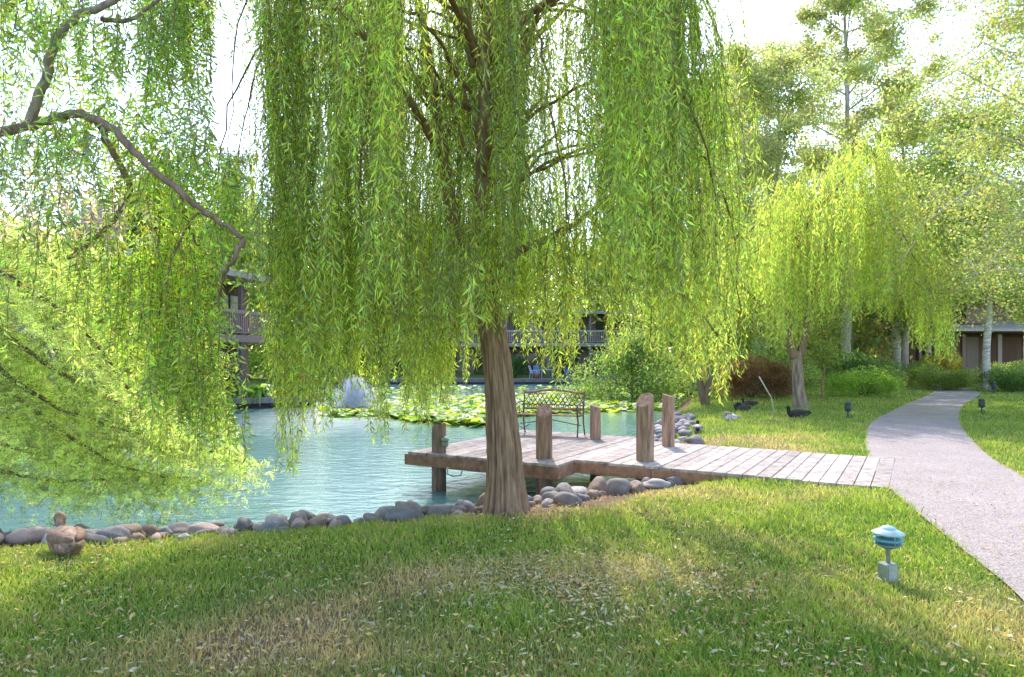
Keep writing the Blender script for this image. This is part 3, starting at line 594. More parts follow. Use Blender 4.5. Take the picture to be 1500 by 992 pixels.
# ------------------------------------------------------------------ generic broadleaf tree
def tree(name, label, loc, H, cr, cb, tr, nleaf, ll, lw, col, bark=(.3, .24, .19), mat='bark', seed=1, group=None, lean=(0, 0), prim=22, tips=5, cl=.32, prof=None, droop=0, forks=1, colv=.2):
    r = np.random.default_rng(seed); rr = random.Random(seed); x0, y0 = loc; z0 = h1(x0, y0)
    root = thing(name, label, 'tree', (x0, y0, z0), 0, group); pts = []
    mb = MB(); trunks = []
    for fk in range(forks):
        fx = (fk - (forks - 1) / 2) * cr * .55
        k = 7; P = [(x0 + (lean[0] * (i / k) + fx * (i / k)) + r.normal(0, .012 * H) * (i > 0) * .5, y0 + lean[1] * (i / k) + r.normal(0, .012 * H) * .5 * (i > 0), z0 - .1 + H * .93 * i / k) for i in range(k + 1)]
        P = smooth(P, 4, False); n = len(P); mb.tube(P, [max(.012, tr * (1.25 if i == 0 else 1) * (1 - .9 * i / n)) for i in range(n)], 10, bark); trunks.append(P)
    mb.build('trunk', mat, root, True, world=True)
    lb = MB(); cen = []
    for i in range(prim):
        P = trunks[i % forks]; f = cb + (.97 - cb) * (i + rr.random()) / prim; q = P[int(f * (len(P) - 1))]
        u = (f - cb) / (1 - cb); wdt = (prof(u) if prof else (sin(pi * min(1, u * .85 + .18)) ** .7)) * cr * rr.uniform(.65, 1.1)
        a = i * 2.4 + rr.uniform(-.5, .5); up = rr.uniform(.25, .8) * wdt * (.5 + u)
        e = np.array([q[0] + cos(a) * wdt, q[1] + sin(a) * wdt, q[2] + up]); m = (np.array(q) + e) / 2 + np.array([0, 0, up * .15])
        if droop: e[2] -= droop * wdt
        lr = max(.008, tr * .33 * (1 - f * .6)); lb.tube([q, m, e], [lr, lr * .6, lr * .2], 5, bark)
        for j in range(tips):
            s = rr.uniform(.3, 1.05); b = np.array(q) * (1 - s) + e * s + (np.array([0, 0, up * .2]) if s < .8 else 0); t = b + r.normal(0, .2 * wdt + .12, 3) * np.array([1, 1, .75])
            lb.tube([b, (b + t) / 2 + r.normal(0, .04, 3), t], [lr * .3, lr * .2, lr * .1], 4, bark, cap=False); cen.append((t, rr.uniform(.7, 1.3))); cen.append(((b + t) / 2, .7))
        cen.append((e, 1))
    lb.build('limbs', mat, root, True, world=True)
    cc = np.array([c[0] for c in cen]); cw = np.array([c[1] for c in cen]); k = r.choice(len(cc), nleaf, p=cw / cw.sum()); cs = r.normal(0, colv, len(cc))
    P = cc[k] + r.normal(0, 1, (nleaf, 3)) * np.array([1, 1, .7]) * (cl * cw[k])[:, None]
    D = r.normal(0, 1, (nleaf, 3)) + np.array([0, 0, -.5]); D /= np.linalg.norm(D, axis=1)[:, None]
    V, c = leaf_arrays(P, D, r.uniform(ll * .7, ll * 1.3, nleaf), r.uniform(lw * .7, lw * 1.3, nleaf), r, np.array(col) * (1 + cs[k])[:, None].clip(.5, 1.6), .2)
    leaf_obj('foliage', [(V, c)], root); return root

BG = 'tall trees behind the lawn and buildings'
OL = (.29, .32, .14); YG = (.24, .31, .07); DG = (.14, .20, .055)
tree('birch_tree', 'tall airy tree with straight thin trunk behind the yellow willow', ((1237 - 750) / 1000 * 33, 33), 22.5, 4.3, .2, .24, 56000, .15, .095, OL, (.5, .42, .40), seed=2, group=BG, prim=36, cl=.30)
tree('birch_tree', 'airy many-limbed tree between the big willow and tall thin-trunked tree', ((1112 - 750) / 1000 * 29, 29), 15.6, 3.6, .2, .18, 46000, .14, .085, OL, (.45, .38, .35), seed=3, group=BG, prim=30, forks=2, cl=.38)
tree('birch_tree', 'birch with pale mottled leaning trunk beside the path bend', (wp(1310, 560, 37)[0], 37), 11, 3.0, .3, .26, 16000, .17, .11, (.20, .25, .07), (.75, .70, .66), 'birch', seed=4, group=BG, lean=(.6, 0), prim=26, cl=.45)
tree('birch_tree', 'slim pale-trunked tree rising from the right hedge', (wp(1446, 530, 30)[0], 30), 13.5, 3.9, .33, .17, 26000, .15, .095, YG, (.62, .55, .50), 'birch', seed=5, group=BG, prim=32, cl=.42, droop=.35)
tree('birch_tree', 'tall tree with drooping golden-green leaves at the right edge', (13.5, 17.5), 14, 3.6, .26, .18, 46000, .085, .058, (.28, .31, .12), (.62, .55, .50), 'birch', seed=6, group=BG, prim=44, tips=7, cl=.36, droop=.5)
tree('birch_tree', 'airy olive tree just left of the sky gap at upper right', ((1325 - 750) / 1000 * 36, 36), 17.5, 3.3, .2, .2, 26000, .17, .10, OL, (.5, .42, .40), seed=12, group=BG, prim=30, cl=.45)
tree('birch_tree', 'lower airy tree peeping out right of the big willow crown', ((1045 - 750) / 1000 * 37, 37), 18.5, 3.8, .15, .2, 34000, .18, .11, YG, (.5, .42, .40), seed=13, group=BG, prim=28, cl=.5)
tree('shade_tree', 'leafy tree closing the gap above the path bend', (27, 46), 14, 4.2, .2, .22, 16000, .24, .15, (.2, .25, .09), seed=7, group=BG, prim=28, cl=.6)
tree('twin_trunk_tree', 'low tree with two slanting trunks at the pond edge', gp(1033, 587), 5.0, 2.6, .5, .14, 15000, .14, .06, (.20, .27, .06), (.24, .17, .12), seed=8, forks=2, prim=22, cl=.35, droop=.4)
tree('young_tree', 'thin young tree with spindly trunk by the juniper', gp(1206, 584), 4.2, 1.0, .35, .05, 3500, .12, .06, (.22, .27, .06), (.35, .23, .14), seed=9, prim=14, cl=.25)
tree('pond_shrub_tree', 'leafy drooping bush tree overhanging the lily pads by the far wall', (wp(925, 560, 31)[0], 31), 4.2, 2.7, .02, .09, 17000, .17, .06, (.17, .25, .07), seed=10, prim=26, cl=.42, droop=.45)
i = 0
for (x, y, H, cr, col, lab) in [(-30, 58, 12, 5, DG, 'dark green tree left of the left building'), (-17.5, 45, 11, 4.5, YG, 'bright tree behind the left building roof'), (-15, 62, 13, 5, DG, 'dark tree at the left end of the far building'), (-7, 66, 14, 5.5, YG, 'sunlit tree behind the far building, seen left of the willow trunk'),
                                 (1.5, 64, 13.5, 5, YG, 'sunlit tree behind the far building, right behind the willow trunk'), (8.5, 60, 12, 4.5, YG, 'bushy tree behind the far patio chairs'), (14, 50, 11, 4.2, YG, 'yellowish tree right of the far building'), (13, 38, 8, 3.4, YG, 'low spreading tree behind the brown bush'),
                                 (19, 42, 9, 3.6, OL, 'olive green tree behind the juniper'), (24, 60, 16, 5.5, DG, 'dark tall tree behind the path bend'), (36, 56, 17, 6, OL, 'tall tree behind the right building'), (46, 50, 15, 6, OL, 'tree beyond the right end of the right building'), (-19, 36, 10.5, 3.5, DG, 'tree behind the chimney of the left building')]:
    tree('shade_tree', lab, (x, y), H, cr, .06, .25, 15000, .38, .22, col, seed=60 + i, group=BG, prim=30, cl=.95); i += 1
tree('pine_tree', 'dark distant conifer poking above the left building', (wp(345, 200, 75)[0], 75), 25.5, 4.0, .3, .35, 8000, .5, .12, (.09, .13, .06), seed=90, group=BG, prim=30, cl=.7, prof=lambda u: 1.05 - .7 * u)

# ------------------------------------------------------------------ bushes
def bush(name, label, cat, cx, cy, rx, ry, hz, n, ll, lw, col, seed, inner=(.03, .045, .015), lumps=9, group=None, box=False):
    r = np.random.default_rng(seed); z0 = h1(cx, cy); root = thing(name, label, cat, (cx, cy, z0), 0, group)
    lc = np.stack([r.uniform(-.7, .7, lumps) * rx, r.uniform(-.6, .6, lumps) * ry, r.uniform(.25, .68, lumps) * hz], 1); lr = r.uniform(.3, .55, lumps)
    k = r.integers(0, lumps, n); d = r.normal(size=(n, 3)); d /= np.linalg.norm(d, axis=1)[:, None]; rad = (1 - .45 * r.random(n) ** 2)
    P = lc[k] + d * (rad * lr[k])[:, None] * np.array([rx * .9, ry * .9, hz * .75]); P[:, 2] = np.abs(P[:, 2]).clip(0.01); P += (cx, cy, z0)
    D = d + r.normal(0, .6, (n, 3)) + [0, 0, .3]; D /= np.linalg.norm(D, axis=1)[:, None]; cs = r.normal(0, .2, lumps)
    V, c = leaf_arrays(P, D, r.uniform(ll * .7, ll * 1.3, n), r.uniform(lw * .7, lw * 1.3, n), r, np.array(col) * (1 + cs[k])[:, None], .25); leaf_obj('foliage', [(V, c)], root)
    mb = MB()
    for j in range(max(5, lumps // 2)):
        a = j * 2.4; mb.tube([(cx, cy, z0 - .05), (cx + cos(a) * rx * .3, cy + sin(a) * ry * .3, z0 + hz * .35), (cx + cos(a) * rx * .55, cy + sin(a) * ry * .5, z0 + hz * .62)], [.03, .02, .008], 5, (.15, .10, .07))
    mb.build('stems', 'bark', root, True, world=True); return root
bx_, by_ = gp(1110, 586); bush('brown_bush', 'wide reddish-brown shrub behind the resting ducks', 'bush', bx_, by_ + .7, 1.75, .7, 1.6, 17000, .08, .035, (.22, .13, .08), 101, lumps=18)
bush('flowering_shrub', 'tall pale green shrub behind the brown shrub', 'bush', 9.0, 27.5, 2.3, 1.0, 2.4, 9000, .11, .05, (.22, .30, .09), 102, lumps=14)
bush('flowering_shrub', 'pale grassy shrub between second willow and young tree', 'bush', 11.2, 27.6, 1.5, .9, 1.9, 6000, .14, .03, (.28, .34, .13), 103, lumps=9)
bush('juniper_bush', 'bright green spreading juniper left of the path', 'bush', 13.6, 26.3, 1.75, .8, 1.15, 15000, .07, .03, (.25, .36, .06), 104, lumps=16)
bush('hedge_shrub', 'dark leafy shrub behind the bright juniper', 'bush', 15.6, 31.5, 2.2, .9, 1.9, 7000, .12, .05, (.12, .2, .06), 105, lumps=12)
bush('hedge_shrub', 'pale shrub beside the birch trunk', 'bush', 19.3, 34.5, 1.4, .8, 1.5, 5000, .12, .05, (.2, .27, .08), 106)
bush('clipped_hedge', 'rounded hedge with brown bare base just right of the path bend', 'hedge', 19.8, 31, 1.7, .8, 1.25, 9000, .09, .04, (.2, .25, .06), 107, lumps=14)
bush('clipped_hedge', 'dark green hedge behind the far right garden light', 'hedge', 22.0, 29.5, 1.7, .9, 1.15, 12000, .08, .035, (.12, .19, .05), 108, lumps=14)
bush('clipped_hedge', 'pale green hedge along the right building wall', 'hedge', 24.6, 33.0, 2.4, .8, 1.6, 9000, .1, .045, (.21, .27, .08), 109, lumps=14)
bush('clipped_hedge', 'low round shrub at the right edge beyond the lawn', 'hedge', 21.9, 27.2, .8, .6, .85, 5000, .07, .03, (.22, .28, .08), 110, lumps=8)
bush('flowering_shrub', 'yellow flowering shrub below the right building balcony', 'bush', 21.6, 34.5, 1.2, .7, 1.9, 5000, .12, .05, (.42, .36, .06), 111, lumps=8)
bush('flowering_shrub', 'leafy green shrub at the pond corner beside the far deck', 'bush', 8.6, 35, 2.6, 1.2, 1.7, 9000, .14, .07, (.2, .28, .06), 112, lumps=14)
bush('potted_fern', 'green fern bush left of the white patio chair', 'bush', .2, 52.9, .75, .5, 1.7, 3000, .22, .05, (.1, .2, .05), 113, lumps=6)
bush('flowering_shrub', 'low greenery along the left pond bank', 'bush', -13.2, 20.5, 1.2, 2.2, 1.1, 8000, .1, .04, (.2, .27, .09), 114, lumps=12)

# ------------------------------------------------------------------ lily pads
def lilies():
    r = np.random.default_rng(66); out = []
    def region(n, poly):
        P = []; 
        while len(P) < n:
            px = r.uniform(470, 1030); py = r.uniform(560, 628)
            lo = np.interp(px, poly[0], poly[1]); hi = np.interp(px, poly[0], poly[2])
            if lo + r.normal(0, 1) < py < hi + r.normal(0, 1.5): P.append(gp(px, py, WZ))
        return P
    P = region(8500, ([470, 500, 560, 600, 700, 760, 870, 940, 1030], [601, 598, 592, 586, 583, 584, 571, 572, 574], [609, 611, 610, 618, 626, 610, 604, 603, 598]))
    P += region(700, ([470, 560, 620, 700, 1030], [578, 573, 571, 570, 571], [579, 580, 578, 571, 572]))
    P = np.array(P); s = sdf(P[:, 0], P[:, 1]); P = P[s < -.1]; n = len(P)
    V = []; Fa = []; c = []
    for i in range(n):
        R0 = r.uniform(.08, .19); a0 = r.uniform(0, 6.28); tx, ty = r.normal(0, .22, 2); z = WZ + (.015 if r.random() < .45 else r.uniform(.03, .22)); k = 9; b = len(V); cup = r.uniform(0, .25)
        V.append((P[i, 0], P[i, 1], z))
        for j in range(k):
            a = a0 + j / (k - 1) * 5.9; x, y = R0 * cos(a), R0 * sin(a); V.append((P[i, 0] + x, P[i, 1] + y, z + (x * tx + y * ty if z > WZ + .02 else 0) + cup * R0 * (z > WZ + .02)))
        for j in range(k - 1): Fa.append((b, b + 1 + j, b + 2 + j))
        q = r.random(); col = np.array([.17, .29, .04]) if q < .55 else np.array([.30, .38, .06]) if q < .88 else np.array([.42, .40, .12]) if q < .95 else np.array([.40, .36, .28])
        c += [tuple(col * r.uniform(.7, 1.2))] * (k + 1)
    o = np_mesh('lily_pads', np.array(V), Fa, np.array(c), 'leaf'); tag(o, 'dense carpet of yellow-green lily pads across the middle of the pond', 'lily pads', kind='stuff')
lilies()

# ------------------------------------------------------------------ river rocks
def rock_meshes():
    import bmesh
    out = []
    pal = [(.27, .225, .22), (.21, .195, .21), (.42, .365, .35), (.30, .205, .16), (.13, .12, .125), (.42, .30, .27)]
    for s in range(7):
        for ci, col in enumerate(pal):
            bm = bmesh.new(); bmesh.ops.create_icosphere(bm, subdivisions=3, radius=1); off = Vector((s * 7.3, ci * 3.1, 1))
            sx, sy, sz = random.uniform(.85, 1.15), random.uniform(.75, 1.0), random.uniform(.6, .82)
            for v in bm.verts:
                d = v.co.normalized(); k = 1 + .34 * mn.noise(d * 1.2 + off) + .05 * mn.noise(d * 3.5 + off); v.co = Vector((d.x * sx, d.y * sy, d.z * sz)) * k
            me = bpy.data.meshes.new('river_rock'); bm.to_mesh(me); bm.free(); me.polygons.foreach_set('use_smooth', [True] * len(me.polygons))
            a = me.attributes.new('Col', 'FLOAT_COLOR', 'POINT'); a.data.foreach_set('color', [x for v in me.vertices for x in (*[cc * (1 + .25 * mn.noise(v.co * 2 + off)) for cc in col], 1.0)])
            me.materials.append(M['rock']); out.append((me, ci))
    return out
RM = rock_meshes(); CN = ['grey', 'slate blue', 'pale grey', 'brown', 'dark charcoal', 'pinkish']
def put_rock(x, y, R0, label, group=None, ci=None, z=None, sc=(1, 1, 1), rz=None, tilt=(0, 0)):
    c = [m for m in RM if ci is None or m[1] == ci]; me, ci = random.choice(c)
    o = bpy.data.objects.new('river_rock', me); C.objects.link(o); zz = (h1(x, y) + R0 * .45) if z is None else z
    o.location = (x, y, zz); o.scale = (R0 * sc[0], R0 * sc[1], R0 * sc[2]); o.rotation_euler = (tilt[0], tilt[1], random.uniform(0, 6.28) if rz is None else rz)
    lab = label.replace('{c}', CN[ci]); tag(o, lab, 'rock', (group or '').replace('{c}', CN[ci]) or None); return o
def rocks():
    placed = []
    def ok(x, y, R0, f=.82):
        return all((x - a) ** 2 + (y - b) ** 2 > ((R0 + c) * f) ** 2 for a, b, c in placed)
    def spec(px, py, z, R0, label, ci, sc=(1, 1, 1), rz=0, tilt=(0, 0)):
        x, y = gph(px, py); placed.append((x, y, R0)); put_rock(x, y, R0, label, None, ci, h1(x, y) + R0 * sc[2] * .45, sc, rz, tilt)
    spec(398, 772, -.16, .13, 'large pale egg-shaped rock standing tallest in the shore edging', 2, (1.0, .8, 1.15), .2, (.0, .55))
    spec(185, 792, -.1, .165, 'domed brown rock lying on the grass in front of the edging', 3, (1.1, .9, .85), .1)
    spec(97, 770, -.22, .15, 'broad brown-grey boulder behind the preening duck', 0, (1.25, 1, .8), .2)
    spec(62, 775, -.2, .13, 'sloping pale rock second from the left frame edge', 2, (1.2, .9, .9), .8)
    spec(962, 716, -.12, .16, 'smooth pale grey boulder under the walkway edge', 2, (1.2, .9, .7), .1)
    spec(1036, 706, -.05, .15, 'rounded pinkish boulder beside the walkway boards', 5, (1.2, .9, .6), .1)
    spec(722, 752, -.12, .055, 'single grey cobble on the grass left of the willow trunk', 0)
    spec(783, 722, -.2, .13, 'big brown-grey boulder touching the right side of the willow trunk', 0, (1.1, .9, .95), .5)
    t = 0; n = 0
    # near shore edging
    while n < 200 and t < 16000:
        t += 1; x = random.uniform(-8.2, 3.0); y = random.uniform(5.8, 10.6); s = float(sdf([x], [y])[0])
        if not (.12 < s < 1.5) or (x > -.28 and x < .18 and y < 7.55): continue
        if x > .9 and s > 1.35: continue
        R0 = random.choice([.05, .065, .085, .105, .13, .155]) * random.uniform(.85, 1.2)
        if s > 1.15: R0 *= .8
        if not ok(x, y, R0, .72): continue
        placed.append((x, y, R0)); px = 750 + x / y * 1000
        sec = 'left of the domed rock' if px < 180 else 'right of the domed rock' if px < 395 else 'right of the tall pale rock' if px < 640 else 'left of the willow trunk' if px < 735 else 'under the dock'
        row = 'at the water line' if s < .5 else 'in mid edging' if s < .95 else 'on the lawn side'
        size = 'small' if R0 < .085 else 'larger'
        put_rock(x, y, R0, f'{size} {{c}} river rock {row}, {sec}', f'{size} {{c}} rocks {row} {sec}', None, None, (random.uniform(.95, 1.35), random.uniform(.8, 1), random.uniform(.75, 1.15)), None, (random.uniform(-.3, .3), random.uniform(-.3, .3))); n += 1
    # riprap behind the dock
    n = 0; t = 0
    while n < 80 and t < 8000:
        t += 1; x = random.uniform(1.9, 5.0); y = random.uniform(12.8, 21); s = float(sdf([x], [y])[0])
        if not (-.15 < s < 1.05): continue
        R0 = random.uniform(.09, .2)
        if not ok(x, y, R0, .7): continue
        placed.append((x, y, R0)); far = y > 17; ci = random.choice([1, 0, 2, 1])
        lo = 'near the dock corner' if y < 15 else 'in the middle of the rocky bank' if y < 18 else 'at the far end of the rocky bank'
        n += 1; put_rock(x, y, R0, f'{{c}} bank rock {lo} behind the dock', f'{{c}} bank rocks {lo}', ci, None, (1.1, .9, .85))
rocks()

# ------------------------------------------------------------------ dock
UX, UY = (.86, -.51), (.51, .86)
def uv(u, v): return (UX[0] * u + UY[0] * v, UX[1] * u + UY[1] * v)
ARZ = atan2(UX[1], UX[0]); DZ = .06
def dock():
    x0, y0 = uv(-4.6, 10.2); root = thing('wooden_dock', 'weathered wooden dock platform and boardwalk with round timber posts', 'dock', (x0, y0, 0))
    def bx(mb, u, v, du, dv, z, dz, col): x, y = uv(u, v); mb.box((x, y, z), (du, dv, dz), ARZ, col)
    r = random.Random(3)
    mb = MB(); u = -6.98
    while u < -4.42:
        wd = r.uniform(.16, .21); c = r.uniform(.75, 1.15); dv = r.uniform(-.02, .02); bx(mb, u + wd / 2, 10.36 + dv, wd - .012, 3.68, DZ - .02 + r.uniform(-.003, .003), .04, (.34 * c, .28 * c, .26 * c)); u += wd  # darker than the walkway: dappled tree shade put into the board colour
    mb.build('platform_boards', 'wood', root, world=True)
    mb = MB(); u = -4.36
    while u < -.46:
        wd = r.uniform(.165, .205); c = r.uniform(.8, 1.15); t = (u + 4.36) / 4; dv = r.uniform(-.025, .025); back = 11.75 + .02 * t
        bx(mb, u + wd / 2, (9.10 + back) / 2 + dv, wd - .011, back - 9.10, DZ - .02 - .012 * t + r.uniform(-.004, .004), .04, (.48 * c, .40 * c, .37 * c)); u += wd
    mb.build('walkway_boards', 'wood', root, world=True)
    mb = MB(); FC = (.24, .13, .085)
    bx(mb, -5.68, 8.53, 2.72, .05, DZ - .125, .17, FC)                     # platform front
    bx(mb, -7.02, 10.36, .05, 3.62, DZ - .125, .17, (.2, .12, .09)); bx(mb, -4.35, 8.80, .05, .54, DZ - .125, .17, (.36, .20, .13))
    for k in range(3): bx(mb, -3.75 + k * 1.18, 9.115 , 1.17, .05, DZ - .115, .15, (.38, .20 + .01 * k, .13))
    bx(mb, -2.4, 11.72, 3.9, .04, DZ - .115, .14, FC); bx(mb, -5.68, 12.17, 2.7, .05, DZ - .125, .17, FC)
    mb.build('fascia', 'wood', root, world=True)
    mb = MB()
    for v in (8.75, 9.8, 10.9, 11.9): bx(mb, -5.68, v, 2.6, .09, DZ - .18, .14, (.14, .09, .07))
    for v in (9.3, 10.4, 11.5): bx(mb, -3.0, v, 2.6, .09, DZ - .13, .14, (.14, .09, .07))
    mb.build('joists', 'wood', root, world=True)
    # posts: pixel base, width(m), height, slant direction
    def post(px, py, rad, h, zb, sl, col=(.36, .22, .145), thru=True):
        x, y = gp(px, py, DZ); mb = MB(); n = 18; prof = []; a0 = r.uniform(0, 6); vs = []; lv = [zb, -.2, 0, DZ, h * .25, h * .5, h * .75, h - .0]
        for i, z in enumerate(lv):
            for j in range(n):
                a = 2 * pi * j / n; rr = rad * (1 + .05 * mn.noise(Vector((cos(a) * 2, sin(a) * 2, px * .1 + z)))) * (.96 if i == len(lv) - 1 else 1)
                zz = z
                if i == len(lv) - 1: zz = DZ + h + sl[0] * cos(a) * rad + sl[1] * sin(a) * rad - (sqrt(sl[0] ** 2 + sl[1] ** 2)) * rad
                elif i > 3: zz = DZ + z * .9
                vs.append((x + rr * cos(a), y + rr * sin(a), zz))
        k = len(lv); fs = [(i * n + j, i * n + (j + 1) % n, (i + 1) * n + (j + 1) % n, (i + 1) * n + j) for i in range(k - 1) for j in range(n)]
        mb.add(vs, fs, col); b = vs[-n:]; mb.add(b, [tuple(range(n))], (.26, .16, .12)); mb.build('post', 'post', root, world=True)
    post(643, 662, .115, .46, -.95, (0, -.15), (.22, .15, .11)); post(797, 671, .122, .80, -.5, (.15, .75), (.28, .18, .13)); post(872, 643, .098, .63, -.8, (-.3, .1), (.36, .225, .165))
    post(945, 674, .130, .98, -.6, (.45, .6), (.34, .23, .165)); post(979, 653, .105, .88, -.6, (-.25, .1), (.38, .24, .175))
    # dangling conduit loop under the platform edge
    mb = MB(); a = gp(655, 676, 0); b = gp(665, 682, 0); q = a[1] + .05
    mb.tube([(a[0], q, -.1), (a[0], q, -.2), (a[0] + .08, q, -.23), (a[0] + .2, q, -.22), (a[0] + .22, q, -.15)], .012, 6, (.35, .33, .32)); mb.build('conduit', 'metal', root, True, world=True)
    mb = MB(); a = gp(716, 690, 0); mb.tube([(a[0], a[1] + .5, -.1), (a[0], a[1] + .5, -.8)], .014, 6, (.12, .11, .11)); mb.build('support_rod', 'metal', root, True, world=True)
dock()

# ------------------------------------------------------------------ bench
def bench():
    a = gp(757, 637, DZ); b = gp(847, 641, DZ); rz = atan2(b[1] - a[1], b[0] - a[0]); Lb = 1.22
    root = thing('park_bench', 'cast iron and wood bench with arched lattice backrest facing the shore', 'bench', (a[0], a[1], DZ), rz)
    I = (.13, .085, .07); Wd = (.36, .20, .12)
    mb = MB()
    for i in range(5): mb.box((Lb / 2, -.02 + .085 * i, .40 - .006 * i), (Lb - .04, .062, .022), 0, (Wd[0] * random.uniform(.85, 1.15), Wd[1], Wd[2]))
    mb.build('seat', 'wood', root)
    for x in (0, Lb):
        mb = MB(); mb.tube([(x, -.06, 0), (x, -.02, .15), (x, -.0, .28), (x, -.05, .40)], [.016, .014, .016, .02], 8, I); mb.build('front_leg', 'metal', root, True)
        mb = MB(); mb.tube([(x, .48, 0), (x, .40, .2), (x, .37, .38), (x, .40, .55), (x, .46, .84)], [.016, .015, .018, .017, .014], 8, I); mb.build('rear_leg', 'metal', root, True)
        mb = MB(); mb.tube([(x, .41, .60), (x, .25, .64), (x, .05, .62), (x, -.06, .60), (x, -.09, .55), (x, -.06, .50), (x, -.05, .40)], .016, 8, I)
        mb.tube([(x, .38, .40), (x, .2, .385), (x, -.03, .40)], .015, 6, I); mb.tube([(x, .12, .40), (x, .18, .5), (x, .1, .56), (x, .04, .5), (x, .1, .46)], .009, 6, I); mb.build('armrest', 'metal', root, True)
    # backrest: lean from (y .39,z .48) to (y .46,z .84)
    mb = MB(); n = 18; top = []
    def bk(x, z): return (x, .385 + (z - .48) * .2, z)
    def arch(t): return .80 + .055 * sin(pi * t) ** 2 + .0 * t
    mb.tube([bk(Lb * i / n, arch(i / n)) for i in range(n + 1)], .022, 8, Wd, sq=1)
    mb.tube([bk(0, .49), bk(Lb, .49)], .022, 8, Wd)
    mb.build('back_frame', 'wood', root, True)
    mb = MB(); k = 13
    for i in range(k):
        x = Lb * (i + .5) / k; w_ = Lb / k
        for sg in (-1, 1):
            mb.tube([bk(x - sg * w_ * .9, .55), bk(x, .66), bk(x + sg * w_ * .9, .79)], .0085, 5, I)
        mb.tube([bk(x + w_ * .36 * cos(q * pi / 4), .535 + .030 * sin(q * pi / 4)) for q in range(9)], .007, 5, I, cap=False)
    mb.tube([bk(0, .573), bk(Lb, .573)], .008, 5, I)
    mb.build('lattice', 'metal', root, True)
    mb = MB(); mb.tube([(0, .2, .2), (Lb / 2, .2, .3), (Lb, .2, .2)], .009, 6, I); mb.tube([(0, .0, .2), (.1, .1, .12), (.2, .2, .2)], .008, 6, I); mb.build('stretcher', 'metal', root, True)
bench()

# ------------------------------------------------------------------ garden lights
def lamp_near():
    x, y = gp(1301, 852); root = thing('garden_light', 'weathered turquoise tiered path light on square base, nearest of the lawn lights', 'light', (x, y, h1(x, y)), .2, 'low garden lights beside the path')
    T = (.12, .36, .40); G = (.30, .33, .28); P = (.34, .50, .50)
    mb = MB(); mb.box((0, 0, .06), (.095, .085, .14), 0, G); mb.tube([(-.01, 0, -.05), (-.01, 0, .02)], .02, 8, (.2, .18, .14)); mb.build('junction_box', 'metal', root)
    mb = MB(); mb.box((0, -.045, .062), (.066, .006, .11), 0, (.42, .44, .38)); mb.build('cover_plate', 'metal', root)
    mb = MB(); mb.lathe([(.014, .12), (.014, .22), (.02, .222), (.022, .24)], 14, G); mb.build('stem', 'metal', root, True)
    mb = MB(); mb.lathe([(.018, .225), (.060, .245), (.092, .262), (.090, .268), (.062, .262), (.055, .272)], 28, (.16, .26, .26)); mb.build('lower_louver', 'metal', root, True)
    mb = MB(); mb.lathe([(.060, .275), (.096, .290), (.099, .300), (.066, .303), (.050, .308)], 28, T); mb.build('middle_louver', 'metal', root, True)
    mb = MB(); mb.lathe([(.045, .262), (.045, .345)], 18, (.10, .13, .13)); mb.build('lens', 'plastic', root, True)
    mb = MB(); mb.lathe([(.103, .333), (.108, .338), (.104, .344), (.062, .366), (.05, .372), (.046, .380), (.02, .392), (.0, .395)], 28, P); mb.build('cap', 'metal', root, True)
    mb = MB()
    for k in range(3): a = k * 2.09 + .4; mb.tube([(.075 * cos(a), .075 * sin(a), .262), (.075 * cos(a), .075 * sin(a), .345)], .005, 6, G)
    mb.build('strut', 'metal', root, True)
    return root
lamp_near()
def lamp_small():
    x, y = gp(1242, 613); root = thing('garden_light', 'dark bullet-headed garden light on the lawn left of the path', 'light', (x, y, h1(x, y)), 0, 'low garden lights beside the path'); D = (.06, .085, .09)
    mb = MB(); mb.tube([(0, 0, -.05), (0, 0, .2)], .022, 8, D); mb.build('stem', 'metal', root, True)
    mb = MB(); mb.lathe([(.03, .17), (.075, .2), (.082, .3), (.07, .36), (.085, .37), (.06, .41), (0.01, .42)], 16, D); mb.build('lamp_head', 'metal', root, True)
    mb = MB(); mb.lathe([(.05, -.02), (.055, .05), (.03, .06)], 12, (.08, .1, .08)); mb.build('base', 'metal', root, True)
    mb = MB(); mb.tube([(0, .0, .06), (.08, 0, .1), (.11, 0, .05), (.11, 0, -.02)], .01, 6, D); mb.build('cable', 'metal', root, True)
    return root
ls = lamp_small(); lk = children(ls)
x, y = gp(1438, 607); dup(ls, (x, y, h1(x, y)), .3, 'dark garden light with curled cable on the lawn right of the path', 1.0, lk)
x, y = gp(1456, 577); dup(ls, (x, y, h1(x, y)), 1.2, 'far garden light standing in front of the dark green hedge', 1.15, lk)
def dock_lamp():
    x, y = gp(652, 664, DZ); root = thing('dock_light', 'small verdigris lantern fixed beside the left dock post', 'light', (x, y, DZ), 0); G = (.16, .20, .14)
    mb = MB(); mb.lathe([(.012, 0), (.012, .08), (.04, .1), (.055, .14), (.05, .2)], 14, G); mb.build('lamp_body', 'metal', root, True)
    mb = MB(); mb.lathe([(.062, .2), (.066, .21), (.05, .24), (.02, .26), (.0, .262)], 14, (.2, .26, .18)); mb.build('cap', 'metal', root, True)
dock_lamp()
def stake():
    x, y = gp(1134, 622); root = thing('wooden_stake', 'thin leaning stake tied to a bare pole in the lawn mulch', 'stake', (x, y, h1(x, y)))
    mb = MB(); c = (.45, .36, .28); p = wp(1130, 583, y); q = wp(1112, 552, y + .1)
    mb.tube([(x, y, -.1), (x - .02, y, .35), p], .013, 6, c); mb.build('pole', 'twig', root, True, world=True)
    mb = MB(); mb.tube([p, q], .015, 6, (.6, .52, .45)); mb.build('brace', 'twig', root, True, world=True)
stake()

